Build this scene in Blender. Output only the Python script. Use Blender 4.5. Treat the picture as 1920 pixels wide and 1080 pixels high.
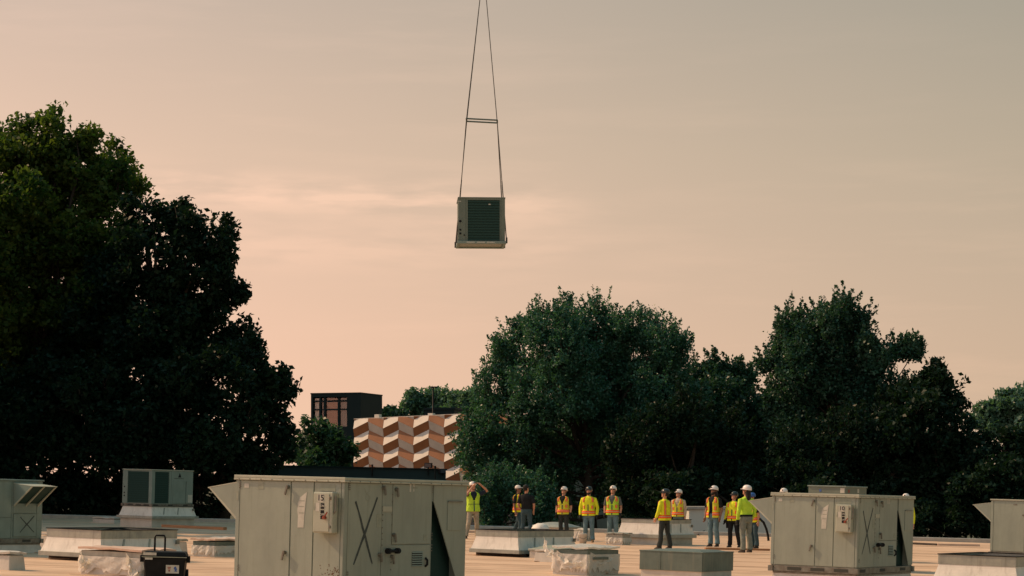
import bpy, bmesh, math, random
import numpy as np
from mathutils import Vector, Matrix
R = math.radians
random.seed(7); rng = np.random.default_rng(11)
scene = bpy.context.scene; col = scene.collection
for o in list(bpy.data.objects): bpy.data.objects.remove(o)

# ------------------------------------------------------------------ camera, sky, sun, exposure
F = 3980.0; YH = 915.0; CZ = 1.62; SLOPE = 0.0262          # focal length in photo pixels, horizon row, eye height, roof fall
cam = bpy.data.cameras.new('camera'); camo = bpy.data.objects.new('camera', cam); col.objects.link(camo)
camo.location = (0, 0, CZ); camo.rotation_euler = (R(90), 0, 0)
cam.sensor_width = 36; cam.lens = F/1920*36; cam.shift_y = (YH-540)/1920
cam.clip_start = 0.5; cam.clip_end = 6000
scene.camera = camo
SUN_EL, SUN_AZ = 40, 70                                     # azimuth: degrees left of the view direction
w = bpy.data.worlds.new('World'); scene.world = w; w.use_nodes = True
nt = w.node_tree; N = nt.nodes; LK = nt.links
for n in list(N): N.remove(n)
def wn(t, **k):
    n = N.new(t)
    for a, b in k.items(): setattr(n, a, b)
    return n
def wmath(op, a, b=None, c=None):
    n = wn('ShaderNodeMath', operation=op)
    for i, v in enumerate((a, b, c)):
        if v is None: continue
        if isinstance(v, (int, float)): n.inputs[i].default_value = v
        else: LK.new(v, n.inputs[i])
    return n.outputs[0]
sky = wn('ShaderNodeTexSky', sky_type='NISHITA', sun_disc=False)
sky.sun_elevation = R(SUN_EL); sky.sun_rotation = R(-SUN_AZ); sky.air_density = 1.0; sky.dust_density = 2.0; sky.ozone_density = 1.0
tc = wn('ShaderNodeTexCoord'); sep = wn('ShaderNodeSeparateXYZ'); LK.new(tc.outputs['Generated'], sep.inputs[0])
# a thin warm veil of high haze: warmest near the horizon, brighter towards the sun, with an unseen zenith tinted teal to cool the shadows
ramp = wn('ShaderNodeValToRGB'); LK.new(sep.outputs['Z'], ramp.inputs[0])
cr = ramp.color_ramp; cr.elements[0].position = 0.0; cr.elements[0].color = (.86, .56, .385, 1)
cr.elements[1].position = 1.0; cr.elements[1].color = (.20, .42, .50, 1)
for p_, c_ in ((.06, (.82,.535,.372)), (.155, (.665,.49,.348)), (.23, (.517,.422,.325)), (.5, (.30,.40,.405))):
    e = cr.elements.new(p_); e.color = (*c_, 1)
gx = []
for k_ in (-1.08, -.72, -.75):
    gx.append(wmath('EXPONENT', wmath('MULTIPLY', sep.outputs['X'], k_)))
comb = wn('ShaderNodeCombineXYZ')
for i_ in range(3): LK.new(gx[i_], comb.inputs[i_])
vmx = wn('ShaderNodeVectorMath', operation='MULTIPLY'); LK.new(ramp.outputs[0], vmx.inputs[0]); LK.new(comb.outputs[0], vmx.inputs[1])
vm = wn('ShaderNodeVectorMath', operation='SCALE'); LK.new(vmx.outputs[0], vm.inputs[0]); vm.inputs['Scale'].default_value = 10.0
mix = wn('ShaderNodeMix', data_type='RGBA'); mix.inputs['Factor'].default_value = .92
LK.new(sky.outputs[0], mix.inputs['A']); LK.new(vm.outputs[0], mix.inputs['B'])
# cirrus streaks
mp = wn('ShaderNodeMapping'); LK.new(tc.outputs['Generated'], mp.inputs[0]); mp.inputs['Scale'].default_value = (7, 7, 62); mp.inputs['Rotation'].default_value = (0, R(1.5), 0)
nz = wn('ShaderNodeTexNoise'); LK.new(mp.outputs[0], nz.inputs['Vector']); nz.inputs['Scale'].default_value = 1.0; nz.inputs['Detail'].default_value = 7; nz.inputs['Roughness'].default_value = .6
mp2 = wn('ShaderNodeMapping'); LK.new(tc.outputs['Generated'], mp2.inputs[0]); mp2.inputs['Scale'].default_value = (2.6, 2.6, 9); mp2.inputs['Rotation'].default_value = (0, R(14), 0); mp2.inputs['Location'].default_value = (3.1, 0, .4)
nz2 = wn('ShaderNodeTexNoise'); LK.new(mp2.outputs[0], nz2.inputs['Vector']); nz2.inputs['Scale'].default_value = 1.0; nz2.inputs['Detail'].default_value = 4
c1 = wn('ShaderNodeMapRange'); LK.new(nz.outputs[0], c1.inputs[0]); c1.inputs[1].default_value = .5; c1.inputs[2].default_value = .78
c2 = wn('ShaderNodeMapRange'); LK.new(nz2.outputs[0], c2.inputs[0]); c2.inputs[1].default_value = .42; c2.inputs[2].default_value = .72
dz_ = wmath('DIVIDE', wmath('ADD', wmath('SUBTRACT', sep.outputs['Z'], .133), wmath('MULTIPLY', sep.outputs['X'], .03)), .0085)
band = wmath('EXPONENT', wmath('MULTIPLY', wmath('MULTIPLY', dz_, dz_), -1.0))
dz2 = wmath('DIVIDE', wmath('SUBTRACT', sep.outputs['Z'], .112), .010)
band2 = wmath('EXPONENT', wmath('MULTIPLY', wmath('MULTIPLY', dz2, dz2), -1.0))
xm = wn('ShaderNodeMapRange', interpolation_type='SMOOTHSTEP'); LK.new(sep.outputs['X'], xm.inputs[0]); xm.inputs[1].default_value = .05; xm.inputs[2].default_value = .0
mp4 = wn('ShaderNodeMapping'); LK.new(tc.outputs['Generated'], mp4.inputs[0]); mp4.inputs['Scale'].default_value = (26, 26, 150); mp4.inputs['Rotation'].default_value = (0, R(2), 0)
nz4 = wn('ShaderNodeTexNoise'); LK.new(mp4.outputs[0], nz4.inputs['Vector']); nz4.inputs['Scale'].default_value = 1.0; nz4.inputs['Detail'].default_value = 6
nzf = wn('ShaderNodeMapRange'); LK.new(nz4.outputs[0], nzf.inputs[0]); nzf.inputs[1].default_value = .36; nzf.inputs[2].default_value = .60
streak_ = wmath('MULTIPLY', wmath('MULTIPLY', wmath('ADD', band, wmath('MULTIPLY', band2, .45)), xm.outputs[0]), wmath('MULTIPLY', nzf.outputs[0], .62))
cl = wmath('ADD', streak_, wmath('ADD', wmath('MULTIPLY', wmath('MULTIPLY', c1.outputs[0], c2.outputs[0]), .42), wmath('MULTIPLY', c2.outputs[0], .05)))
mixc = wn('ShaderNodeMix', data_type='RGBA'); LK.new(cl, mixc.inputs['Factor']); LK.new(mix.outputs['Result'], mixc.inputs['A'])
cb = wn('ShaderNodeVectorMath', operation='MULTIPLY'); LK.new(mix.outputs['Result'], cb.inputs[0]); cb.inputs[1].default_value = (1.42, 1.30, 1.26); LK.new(cb.outputs[0], mixc.inputs['B'])
bg = wn('ShaderNodeBackground'); LK.new(mixc.outputs['Result'], bg.inputs[0]); bg.inputs[1].default_value = .10
out = wn('ShaderNodeOutputWorld'); LK.new(bg.outputs[0], out.inputs[0])
sl = bpy.data.lights.new('sun', 'SUN'); sl.energy = 4.2; sl.angle = R(.55); sl.color = (1.0, .63, .36)
so = bpy.data.objects.new('sun', sl); col.objects.link(so)
S = Vector((-math.sin(R(SUN_AZ))*math.cos(R(SUN_EL)), math.cos(R(SUN_AZ))*math.cos(R(SUN_EL)), math.sin(R(SUN_EL))))
so.rotation_euler = S.to_track_quat('Z', 'Y').to_euler(); so.location = S*60
vs = scene.view_settings; vs.view_transform = 'Standard'; vs.look = 'None'; vs.exposure = 0.0; vs.gamma = 1.0; vs.use_curve_mapping = False
scene.render.resolution_x = 1024; scene.render.resolution_y = 576

# ------------------------------------------------------------------ helpers
def at(px, py, Y): return Vector(((px-960)/F*Y, Y, CZ-(py-YH)/F*Y))
def gz(x): return -SLOPE*x
def ground(px, py):
    Y = CZ*F/((py-YH)-SLOPE*(px-960)); x = (px-960)/F*Y
    return Vector((x, Y, gz(x)))
def on_roof(px, Y, h=0.0):
    x = (px-960)/F*Y; return Vector((x, Y, gz(x)+h))
YAW = -31.1
def roof_rot(yaw=YAW): return (Matrix.Rotation(math.atan(SLOPE), 4, 'Y') @ Matrix.Rotation(R(yaw), 4, 'Z')).to_euler()

class MB:
    def __init__(s): s.v = []; s.f = []
    def add(s, vs, fs):
        b = len(s.v); s.v += [tuple(v) for v in vs]; s.f += [tuple(i+b for i in f) for f in fs]; return s
    def box(s, x0, x1, y0, y1, z0, z1):
        return s.add([(x0,y0,z0),(x1,y0,z0),(x1,y1,z0),(x0,y1,z0),(x0,y0,z1),(x1,y0,z1),(x1,y1,z1),(x0,y1,z1)],
                     [(3,2,1,0),(4,5,6,7),(0,1,5,4),(1,2,6,5),(2,3,7,6),(3,0,4,7)])
    def hexa(s, b, t):                                        # four bottom and four top corners, counter-clockwise from above
        return s.add(list(b)+list(t), [(3,2,1,0),(4,5,6,7),(0,1,5,4),(1,2,6,5),(2,3,7,6),(3,0,4,7)])
    def prism(s, poly, axis, a, b):                           # polygon swept along an axis
        n = len(poly)
        def P(p, t): return {'x': (t,p[0],p[1]), 'y': (p[0],t,p[1]), 'z': (p[0],p[1],t)}[axis]
        fs = [tuple(range(n)), tuple(reversed(range(n,2*n)))]+[(i, i+n, (i+1)%n+n, (i+1)%n) for i in range(n)]
        return s.add([P(p,a) for p in poly]+[P(p,b) for p in poly], fs)
    def tube(s, pts, rad, n=8, cap=True):
        pts = [Vector(p) for p in pts]; m = len(pts)
        if not hasattr(rad, '__len__'): rad = [rad]*m
        vs = []; prev = None
        for i, p in enumerate(pts):
            d = (pts[min(i+1,m-1)]-pts[max(i-1,0)]).normalized()
            u = prev if prev is not None else (Vector((1,0,0)) if abs(d.x) < .8 else Vector((0,1,0)))
            u = (u-d*u.dot(d)).normalized(); prev = u; q = d.cross(u)
            for k in range(n):
                a = 2*math.pi*k/n; vs.append(p+(u*math.cos(a)+q*math.sin(a))*rad[i])
        fs = [(i*n+k, i*n+(k+1)%n, (i+1)*n+(k+1)%n, (i+1)*n+k) for i in range(m-1) for k in range(n)]
        if cap: fs += [tuple(reversed(range(n))), tuple(range((m-1)*n, m*n))]
        return s.add(vs, fs)
    def rings(s, rs, n=16, p=2.0):                            # closed loft of horizontal (super)ellipses (z, rx, ry, cx, cy)
        vs = []
        for (z, rx, ry, cx, cy) in rs:
            for k in range(n):
                a = 2*math.pi*k/n; c, d = math.cos(a), math.sin(a)
                vs.append((cx+rx*math.copysign(abs(c)**(2/p), c), cy+ry*math.copysign(abs(d)**(2/p), d), z))
        m = len(rs)
        fs = [(i*n+k, i*n+(k+1)%n, (i+1)*n+(k+1)%n, (i+1)*n+k) for i in range(m-1) for k in range(n)]
        fs += [tuple(reversed(range(n))), tuple(range((m-1)*n, m*n))]
        return s.add(vs, fs)
    def xf(s, M):
        s.v = [tuple(M @ Vector(v)) for v in s.v]; return s
    def build(s, name, mat, parent=None, smooth=False, bevel=0, label=None):
        me = bpy.data.meshes.new(name); me.from_pydata(s.v, [], s.f)
        if bevel:
            bm = bmesh.new(); bm.from_mesh(me)
            bmesh.ops.bevel(bm, geom=[e for e in bm.edges if len(e.link_faces) == 2 and e.calc_face_angle(0) > .5], offset=bevel, segments=1, affect='EDGES', clamp_overlap=True)
            bm.to_mesh(me); bm.free()
        me.materials.append(mat)
        if smooth: me.polygons.foreach_set('use_smooth', [True]*len(me.polygons))
        me.update()
        o = bpy.data.objects.new(name, me); col.objects.link(o); o.parent = parent
        if label: o['label'] = label
        return o
def tag(o, label, cat, group=None, kind=None):
    if label: o['label'] = label
    if cat: o['category'] = cat
    if group: o['group'] = group
    if kind: o['kind'] = kind
    return o
def empty(name, loc, rot=None):
    o = bpy.data.objects.new(name, None); col.objects.link(o); o.location = loc; o.empty_display_size = .2
    if rot is not None: o.rotation_euler = rot
    return o
def bx(name, mat, parent, x0, x1, y0, y1, z0, z1, bevel=0, label=None):
    return MB().box(x0, x1, y0, y1, z0, z1).build(name, mat, parent, bevel=bevel, label=label)

# ------------------------------------------------------------------ materials
def mat(name, c, rough=.6, metal=0.0, c2=None, scale=3.0, stretch=(1,1,1), amount=1.0, bump=0.0, bscale=40, streak=None, sscale=(9,9,.7), world=False, spec=.3, coord='Object'):
    m = bpy.data.materials.new(name); m.use_nodes = True; t = m.node_tree; n = t.nodes; l = t.links
    b = n['Principled BSDF']; b.inputs['Roughness'].default_value = rough; b.inputs['Metallic'].default_value = metal; b.inputs['Specular IOR Level'].default_value = spec
    b.inputs['Base Color'].default_value = (*c, 1)
    tcn = n.new('ShaderNodeTexCoord')
    src = tcn.outputs[coord]
    if world:
        g = n.new('ShaderNodeNewGeometry'); src = g.outputs['Position']
    if c2:
        mp = n.new('ShaderNodeMapping'); mp.inputs['Scale'].default_value = stretch; l.new(src, mp.inputs[0])
        nz = n.new('ShaderNodeTexNoise'); nz.inputs['Scale'].default_value = scale; nz.inputs['Detail'].default_value = 8; nz.inputs['Roughness'].default_value = .65; l.new(mp.outputs[0], nz.inputs['Vector'])
        mr = n.new('ShaderNodeMapRange'); mr.inputs[1].default_value = .38; mr.inputs[2].default_value = .68; mr.inputs[4].default_value = amount; l.new(nz.outputs[0], mr.inputs[0])
        mx = n.new('ShaderNodeMix'); mx.data_type = 'RGBA'; mx.inputs['A'].default_value = (*c, 1); mx.inputs['B'].default_value = (*c2, 1); l.new(mr.outputs[0], mx.inputs['Factor'])
        last = mx.outputs['Result']
        if streak:
            mp3 = n.new('ShaderNodeMapping'); mp3.inputs['Scale'].default_value = sscale; l.new(src, mp3.inputs[0])
            n3 = n.new('ShaderNodeTexNoise'); n3.inputs['Scale'].default_value = 1.6; n3.inputs['Detail'].default_value = 6; l.new(mp3.outputs[0], n3.inputs['Vector'])
            m3 = n.new('ShaderNodeMapRange'); m3.inputs[1].default_value = .55; m3.inputs[2].default_value = .8; m3.inputs[4].default_value = .7; l.new(n3.outputs[0], m3.inputs[0])
            mx3 = n.new('ShaderNodeMix'); mx3.data_type = 'RGBA'; l.new(m3.outputs[0], mx3.inputs['Factor']); l.new(last, mx3.inputs['A']); mx3.inputs['B'].default_value = (*streak, 1)
            last = mx3.outputs['Result']
        l.new(last, b.inputs['Base Color'])
    if bump:
        nb = n.new('ShaderNodeTexNoise'); nb.inputs['Scale'].default_value = bscale; nb.inputs['Detail'].default_value = 5; l.new(src, nb.inputs['Vector'])
        bp = n.new('ShaderNodeBump'); bp.inputs['Strength'].default_value = bump; bp.inputs['Distance'].default_value = .05; l.new(nb.outputs[0], bp.inputs['Height']); l.new(bp.outputs[0], b.inputs['Normal'])
    return m
def leaf_mat(name, c, c2, trans=.35, spec=.3):
    m = bpy.data.materials.new(name); m.use_nodes = True; t = m.node_tree; n = t.nodes; l = t.links
    for q in list(n): n.remove(q)
    g = n.new('ShaderNodeNewGeometry')
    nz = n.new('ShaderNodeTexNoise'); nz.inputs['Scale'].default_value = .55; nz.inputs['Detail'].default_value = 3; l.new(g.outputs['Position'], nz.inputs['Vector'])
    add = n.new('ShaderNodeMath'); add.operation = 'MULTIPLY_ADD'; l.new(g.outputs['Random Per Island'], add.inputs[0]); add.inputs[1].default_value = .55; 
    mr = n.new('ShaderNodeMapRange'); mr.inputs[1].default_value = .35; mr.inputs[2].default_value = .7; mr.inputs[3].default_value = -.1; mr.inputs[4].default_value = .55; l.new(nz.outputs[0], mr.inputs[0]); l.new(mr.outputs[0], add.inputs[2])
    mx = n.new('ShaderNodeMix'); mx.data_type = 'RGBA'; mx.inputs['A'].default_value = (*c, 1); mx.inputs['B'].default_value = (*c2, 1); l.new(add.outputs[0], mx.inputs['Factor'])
    d = n.new('ShaderNodeBsdfPrincipled'); d.inputs['Roughness'].default_value = .42; d.inputs['Specular IOR Level'].default_value = spec; l.new(mx.outputs['Result'], d.inputs['Base Color'])
    tr = n.new('ShaderNodeBsdfTranslucent')
    tm = n.new('ShaderNodeMix'); tm.data_type = 'RGBA'; tm.blend_type = 'MULTIPLY'; tm.inputs['Factor'].default_value = 1; l.new(mx.outputs['Result'], tm.inputs['A']); tm.inputs['B'].default_value = (1.3, 1.35, .5, 1); l.new(tm.outputs['Result'], tr.inputs['Color'])
    ms = n.new('ShaderNodeMixShader'); ms.inputs[0].default_value = trans; l.new(d.outputs[0], ms.inputs[1]); l.new(tr.outputs[0], ms.inputs[2])
    o = n.new('ShaderNodeOutputMaterial'); l.new(ms.outputs[0], o.inputs[0])
    return m
M = {}
M['roof'] = mat('roof_membrane', (.67,.475,.325), .75, c2=(.45,.305,.20), scale=.85, stretch=(.5,.9,1), world=True, bump=.5, bscale=1.2, streak=(.33,.23,.155), sscale=(.22,.55,1))
M['flash'] = mat('edge_flashing', (.42,.40,.36), .5, c2=(.3,.3,.28))
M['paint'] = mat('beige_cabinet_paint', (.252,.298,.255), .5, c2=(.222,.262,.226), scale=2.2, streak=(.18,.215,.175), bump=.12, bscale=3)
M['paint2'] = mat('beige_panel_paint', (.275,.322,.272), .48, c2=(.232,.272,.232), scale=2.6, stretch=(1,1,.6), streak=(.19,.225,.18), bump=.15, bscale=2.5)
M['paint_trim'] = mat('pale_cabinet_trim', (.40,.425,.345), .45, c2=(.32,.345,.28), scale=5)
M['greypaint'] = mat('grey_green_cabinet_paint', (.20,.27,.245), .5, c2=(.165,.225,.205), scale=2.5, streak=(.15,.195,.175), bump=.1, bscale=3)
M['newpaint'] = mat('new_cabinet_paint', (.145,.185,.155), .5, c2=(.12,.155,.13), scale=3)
M['coil'] = mat('coil_fins', (.018,.046,.042), .6, spec=.08, c2=(.026,.058,.052), scale=30, stretch=(1,1,8))
M['louvre'] = mat('coil_guard', (.026,.062,.056), .6, spec=.08)
M['dark'] = mat('black_plastic', (.006,.008,.009), .55, c2=(.012,.014,.015), scale=8, spec=.12)
M['hole'] = mat('cavity_black', (.008,.01,.012), .9)
M['spray'] = mat('black_marker_paint', (.03,.045,.045), .7, c2=(.09,.11,.10), scale=22, amount=.6)
M['steel'] = mat('galvanised_steel', (.36,.38,.33), .5, metal=.25, c2=(.25,.27,.25), scale=4, streak=(.20,.20,.17), bump=.1, bscale=3)
M['steel_pale'] = mat('pale_sheet_metal', (.74,.72,.66), .6, metal=.0, c2=(.62,.61,.56), scale=3, streak=(.42,.40,.35), bump=.2, bscale=2)
M['steel_rust'] = mat('weathered_grey_metal', (.125,.168,.148), .55, metal=.1, c2=(.09,.125,.11), scale=3, streak=(.21,.22,.175), bump=.15, bscale=3)
M['rail'] = mat('base_rail_steel', (.20,.215,.19), .5, metal=.4, c2=(.12,.11,.09), scale=9)
M['curb'] = mat('white_membrane_curb', (.56,.54,.49), .6, c2=(.44,.42,.37), scale=2.5, bump=.25, bscale=2)
M['white'] = mat('white_sticker', (.50,.51,.45), .5, c2=(.40,.41,.36), scale=12)
M['boxgrey'] = mat('switch_box_paint', (.37,.40,.325), .4, c2=(.33,.36,.29), scale=6)
M['red'] = mat('red_lever', (.24,.06,.035), .5); M['slot'] = mat('rail_slot', (.05,.055,.048), .8)
M['rust'] = mat('rust_speck', (.12,.065,.035), .8)
M['smudge'] = mat('grey_smudge', (.23,.26,.21), .6, c2=(.29,.325,.26), scale=14)
M['wood'] = mat('lumber', (.38,.20,.10), .7, c2=(.26,.13,.065), scale=5, stretch=(.3,4,4))
M['wood_pale'] = mat('foam_sheet', (.62,.45,.35), .7, c2=(.5,.37,.29), scale=3, bump=.2, bscale=5)
M['wood_dark'] = mat('dark_sleeper', (.07,.06,.05), .8, c2=(.04,.035,.03), scale=6)
M['cable'] = mat('steel_cable', (.055,.06,.058), .5, metal=.3)
M['sling'] = mat('web_sling', (.06,.06,.05), .8)
M['black_cladding'] = mat('black_cladding', (.008,.020,.023), .5, c2=(.011,.024,.027), scale=.6, spec=.06)
M['parapet'] = mat('slate_parapet', (.020,.042,.048), .55, c2=(.026,.050,.055), scale=.8, spec=.1)
M['orange_panel'] = mat('orange_facade_panel', (.36,.155,.07), .6, c2=(.29,.125,.058), scale=1.5, world=True)
M['white_panel'] = mat('white_facade_panel', (.64,.60,.53), .6, c2=(.55,.52,.46), scale=1.5, world=True)
M['bldg_wall'] = mat('grey_building_wall', (.16,.16,.15), .8, c2=(.12,.12,.11), scale=.4)
M['pale_wall'] = mat('pale_rendered_wall', (.62,.64,.58), .8, c2=(.52,.54,.5), scale=.3)
M['bark'] = mat('bark', (.045,.038,.03), .9, c2=(.025,.022,.018), scale=2, stretch=(3,3,.4), world=True, bump=.6, bscale=5)
M['grass'] = mat('ground_grass', (.05,.065,.035), .95, c2=(.08,.075,.05), scale=.05, world=True)
M['asphalt'] = mat('asphalt', (.05,.05,.05), .9, c2=(.065,.064,.06), scale=.3, world=True)
M['curtain_o'] = mat('orange_blind', (.42,.17,.08), .5, c2=(.34,.13,.06), scale=2)
M['curtain_g'] = mat('grey_blind', (.15,.16,.15), .4, c2=(.10,.11,.10), scale=2)
M['interior_d'] = mat('dim_interior', (.04,.045,.04), .8)
M['pane_reflection'] = mat('white_sky_reflection', (.62,.60,.55), .6)  # white colour stands in for sky reflected in the first pane
def glass(name):
    m = bpy.data.materials.new(name); m.use_nodes = True; t = m.node_tree; n = t.nodes; l = t.links
    b = n['Principled BSDF']; b.inputs['Base Color'].default_value = (.8,.85,.85,1); b.inputs['Roughness'].default_value = .05
    g = n.new('ShaderNodeBsdfTransparent'); gl = n.new('ShaderNodeBsdfGlossy'); gl.inputs['Roughness'].default_value = .06; gl.inputs['Color'].default_value = (.8,.82,.82,1)
    fr = n.new('ShaderNodeFresnel'); fr.inputs[0].default_value = 1.5
    ms = n.new('ShaderNodeMixShader'); l.new(fr.outputs[0], ms.inputs[0]); l.new(g.outputs[0], ms.inputs[1]); l.new(gl.outputs[0], ms.inputs[2]); l.new(ms.outputs[0], n['Material Output'].inputs[0])
    return m
M['glass'] = glass('window_glass')
def plastic_sheet():
    m = bpy.data.materials.new('polythene_sheet'); m.use_nodes = True; t = m.node_tree; n = t.nodes; l = t.links
    b = n['Principled BSDF']; b.inputs['Base Color'].default_value = (.80,.78,.72,1); b.inputs['Roughness'].default_value = .35; b.inputs['Specular IOR Level'].default_value = .4
    tcn = n.new('ShaderNodeTexCoord'); nb = n.new('ShaderNodeTexNoise'); nb.inputs['Scale'].default_value = 7; nb.inputs['Detail'].default_value = 6; nb.inputs['Distortion'].default_value = 1.5; l.new(tcn.outputs['Object'], nb.inputs['Vector'])
    bp = n.new('ShaderNodeBump'); bp.inputs['Strength'].default_value = .4; bp.inputs['Distance'].default_value = .05; l.new(nb.outputs[0], bp.inputs['Height']); l.new(bp.outputs[0], b.inputs['Normal'])
    tr = n.new('ShaderNodeBsdfTranslucent'); tr.inputs[0].default_value = (.7,.68,.6,1)
    tp = n.new('ShaderNodeBsdfTransparent')
    m1 = n.new('ShaderNodeMixShader'); m1.inputs[0].default_value = .35; l.new(b.outputs[0], m1.inputs[1]); l.new(tr.outputs[0], m1.inputs[2])
    m2 = n.new('ShaderNodeMixShader'); m2.inputs[0].default_value = .10; l.new(m1.outputs[0], m2.inputs[1]); l.new(tp.outputs[0], m2.inputs[2])
    l.new(m2.outputs[0], n['Material Output'].inputs[0]); return m
M['poly'] = plastic_sheet()
# cloth and skin
def cloth(name, c, k=.7): return mat(name, c, .85, c2=tuple(x*k for x in c), scale=9, bump=.5, bscale=14, spec=.15)
M['hivis'] = cloth('hi_vis_yellow', (.72,.78,.035), .8); M['hivis_green'] = cloth('hi_vis_lime', (.48,.74,.06), .8)
M['hivis_faded'] = cloth('faded_hi_vis', (.66,.66,.06), .76); M['orange'] = cloth('hi_vis_orange', (.85,.12,.02), .9); M['silver'] = mat('reflective_tape', (.55,.36,.27), .4)
M['denim'] = cloth('blue_denim', (.12,.21,.25)); M['denim_dark'] = cloth('dark_denim', (.045,.085,.105)); M['black_cloth'] = cloth('black_cloth', (.014,.017,.02))
M['khaki'] = cloth('khaki_trousers', (.36,.33,.26)); M['greygreen'] = cloth('grey_green_trousers', (.20,.23,.20)); M['charcoal'] = cloth('charcoal_trousers', (.04,.05,.05))
M['navy'] = cloth('navy_shirt', (.02,.03,.05)); M['grey_shirt'] = cloth('grey_shirt', (.11,.12,.12)); M['pale_shirt'] = cloth('pale_shirt', (.50,.42,.32))
M['skin'] = mat('skin', (.46,.24,.16), .55); M['skin_dark'] = mat('skin_brown', (.22,.115,.075), .55)
M['hair'] = mat('dark_hair', (.012,.011,.01), .6, bump=.6, bscale=60); M['boot'] = mat('boot_leather', (.03,.026,.022), .6); M['boot_tan'] = mat('tan_boot', (.20,.13,.07), .7)
M['helmet_white'] = mat('white_helmet', (.74,.70,.66), .35, spec=.5); M['helmet_black'] = mat('black_helmet', (.02,.026,.026), .25, spec=.5); M['helmet_blue'] = mat('blue_helmet', (.03,.10,.32), .35, spec=.5)
M['lens'] = mat('tinted_lens', (.015,.03,.05), .1, spec=.6); M['glove'] = cloth('black_glove', (.02,.024,.026))

#==STRUCTURE==
# ------------------------------------------------------------------ the setting
RX, RXL, RY0, RY1, GZ = 60, 21.5, -12, 82.5, -7.5
me = MB().add([(-4000,-4000,GZ),(4000,-4000,GZ),(4000,5500,GZ),(-4000,5500,GZ)], [(0,1,2,3)]).build('ground', M['grass']); tag(me, None, None, kind='structure')
o = MB().add([(-90,RY1+2,GZ+.01),(140,RY1+2,GZ+.01),(140,RY1+9,GZ+.01),(-90,RY1+9,GZ+.01)], [(0,1,2,3)]).build('service_road', M['asphalt']); tag(o, None, None, kind='structure')
# the flat roof we stand on, falling gently to the right, dished a little by hand-laid unevenness
nx, ny = 120, 100; vs_ = []; fs_ = []
def und(x, y): return .018*math.sin(x*.31+y*.13)+.014*math.sin(x*.11-y*.37+1.3)+.008*math.sin(x*1.1+.7*y)
for j in range(ny+1):
    for i in range(nx+1):
        x = -RXL+(RX+RXL)*i/nx; y = RY0+(RY1-RY0)*j/ny; vs_.append((x, y, gz(x)+(und(x, y)-.03)*.6))
for j in range(ny):
    for i in range(nx):
        a = j*(nx+1)+i; fs_.append((a, a+1, a+nx+2, a+nx+1))
roof = MB().add(vs_, fs_).build('flat_roof', M['roof'], smooth=True); tag(roof, None, None, kind='structure')
b = MB()                                                       # lapped seams of the roofing sheets
for k in range(46):
    y = 14+k*3.05+random.uniform(-.25,.25); xa = random.uniform(-RXL, -5); xb = random.uniform(4, 30)
    if y < RY1-1: b.box(xa, xb, y, y+.07, 0, .006)
seam = b.build('membrane_seam', M['roof'], roof); seam.rotation_euler = (0, math.atan(SLOPE), 0); seam.location = (0,0,.004); seam['kind'] = 'stuff'
b = MB(); b.box(-RXL-.1, RX+.1, RY1-.18, RY1+.1, -.35, .13); b.box(-RXL-.12, -RXL+.18, RY0, RY1-.19, -.35, .13)
o = b.build('roof_edge_flashing', M['flash'], roof, bevel=.02); o.rotation_euler = (0, math.atan(SLOPE), 0)
b = MB().hexa([(-RXL,RY0,GZ),(RX,RY0,GZ),(RX,RY1,GZ),(-RXL,RY1,GZ)], [(-RXL,RY0,gz(-RXL)-.1),(RX,RY0,gz(RX)-.1),(RX,RY1-.01,gz(RX)-.1),(-RXL,RY1-.01,gz(-RXL)-.1)])
o = b.build('wall', M['bldg_wall']); tag(o, None, None, kind='structure')

# ------------------------------------------------------------------ buildings behind
def black_building():
    Y = 165; x0 = at(580,0,Y).x; xc = at(676,0,Y).x; top = at(0,738,Y).z
    r = empty('black_building', (xc, Y, GZ), (0,0,R(-18)))
    tag(r, 'black box-shaped building with an orange-curtained window above the tree tops', 'building')
    Wd = (xc-x0)/math.cos(R(18)); Dp = (at(712,0,Y).x-xc)/math.sin(R(18)) * .95; h = top-GZ
    k = F/Y; s = math.cos(R(18))
    lx = lambda px: (px-676)/k/s; lz = lambda py: h-(py-738)/k
    wx0, wx1, wz1, wz0 = lx(584), lx(651), lz(743.5), lz(800)
    b = MB()                                                   # wall with a real window opening in the front
    b.box(-Wd, wx0, 0, .4, 0, h); b.box(wx1, 0, 0, .4, 0, h); b.box(wx0, wx1, 0, .4, wz1, h); b.box(wx0, wx1, 0, .4, 0, wz0)
    b.box(-.4, 0, .4, Dp, 0, h); b.box(-Wd, -Wd+.4, .4, Dp, 0, h); b.box(-Wd+.4, -.4, Dp-.4, Dp, 0, h)
    b.build('wall', M['black_cladding'], r)
    rf = bx('roof', M['black_cladding'], r, -Wd-.03, .03, -.03, Dp+.03, h, h+.10)
    bx('floor', M['interior_d'], r, -Wd+.4, -.4, .4, Dp-.4, wz0-1, wz0-.7)
    wn_ = bx('window', M['interior_d'], r, wx0, wx1, 3.0, 3.1, wz0, wz1)
    cols = [584, 597, 606, 633, 651]
    mats_ = ['pane_reflection', 'interior_d', 'curtain_o', 'curtain_g']
    for i in range(4):
        a, c = lx(cols[i]), lx(cols[i+1])
        bx('blind_and_reflection', M[mats_[i]], wn_, a+.05, c-.05, .33, .36, wz0, wz1-.1)  # the first sheet is a painted sky reflection, the others lie behind the glass
        for j, (za, zb) in enumerate(((743.5,751),(751,767),(767,800))):
            bx('pane', M['glass'], wn_, a+.08, c-.08, .20, .215, lz(zb)+.06, lz(za)-.06)
        bx('mullion', M['black_cladding'], wn_, c-.08, c+.08, .08, .32, wz0, wz1)
    for py in (751, 767): bx('transom', M['black_cladding'], wn_, wx0, wx1, .10, .30, lz(py)-.06, lz(py)+.06)
black_building()

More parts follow.
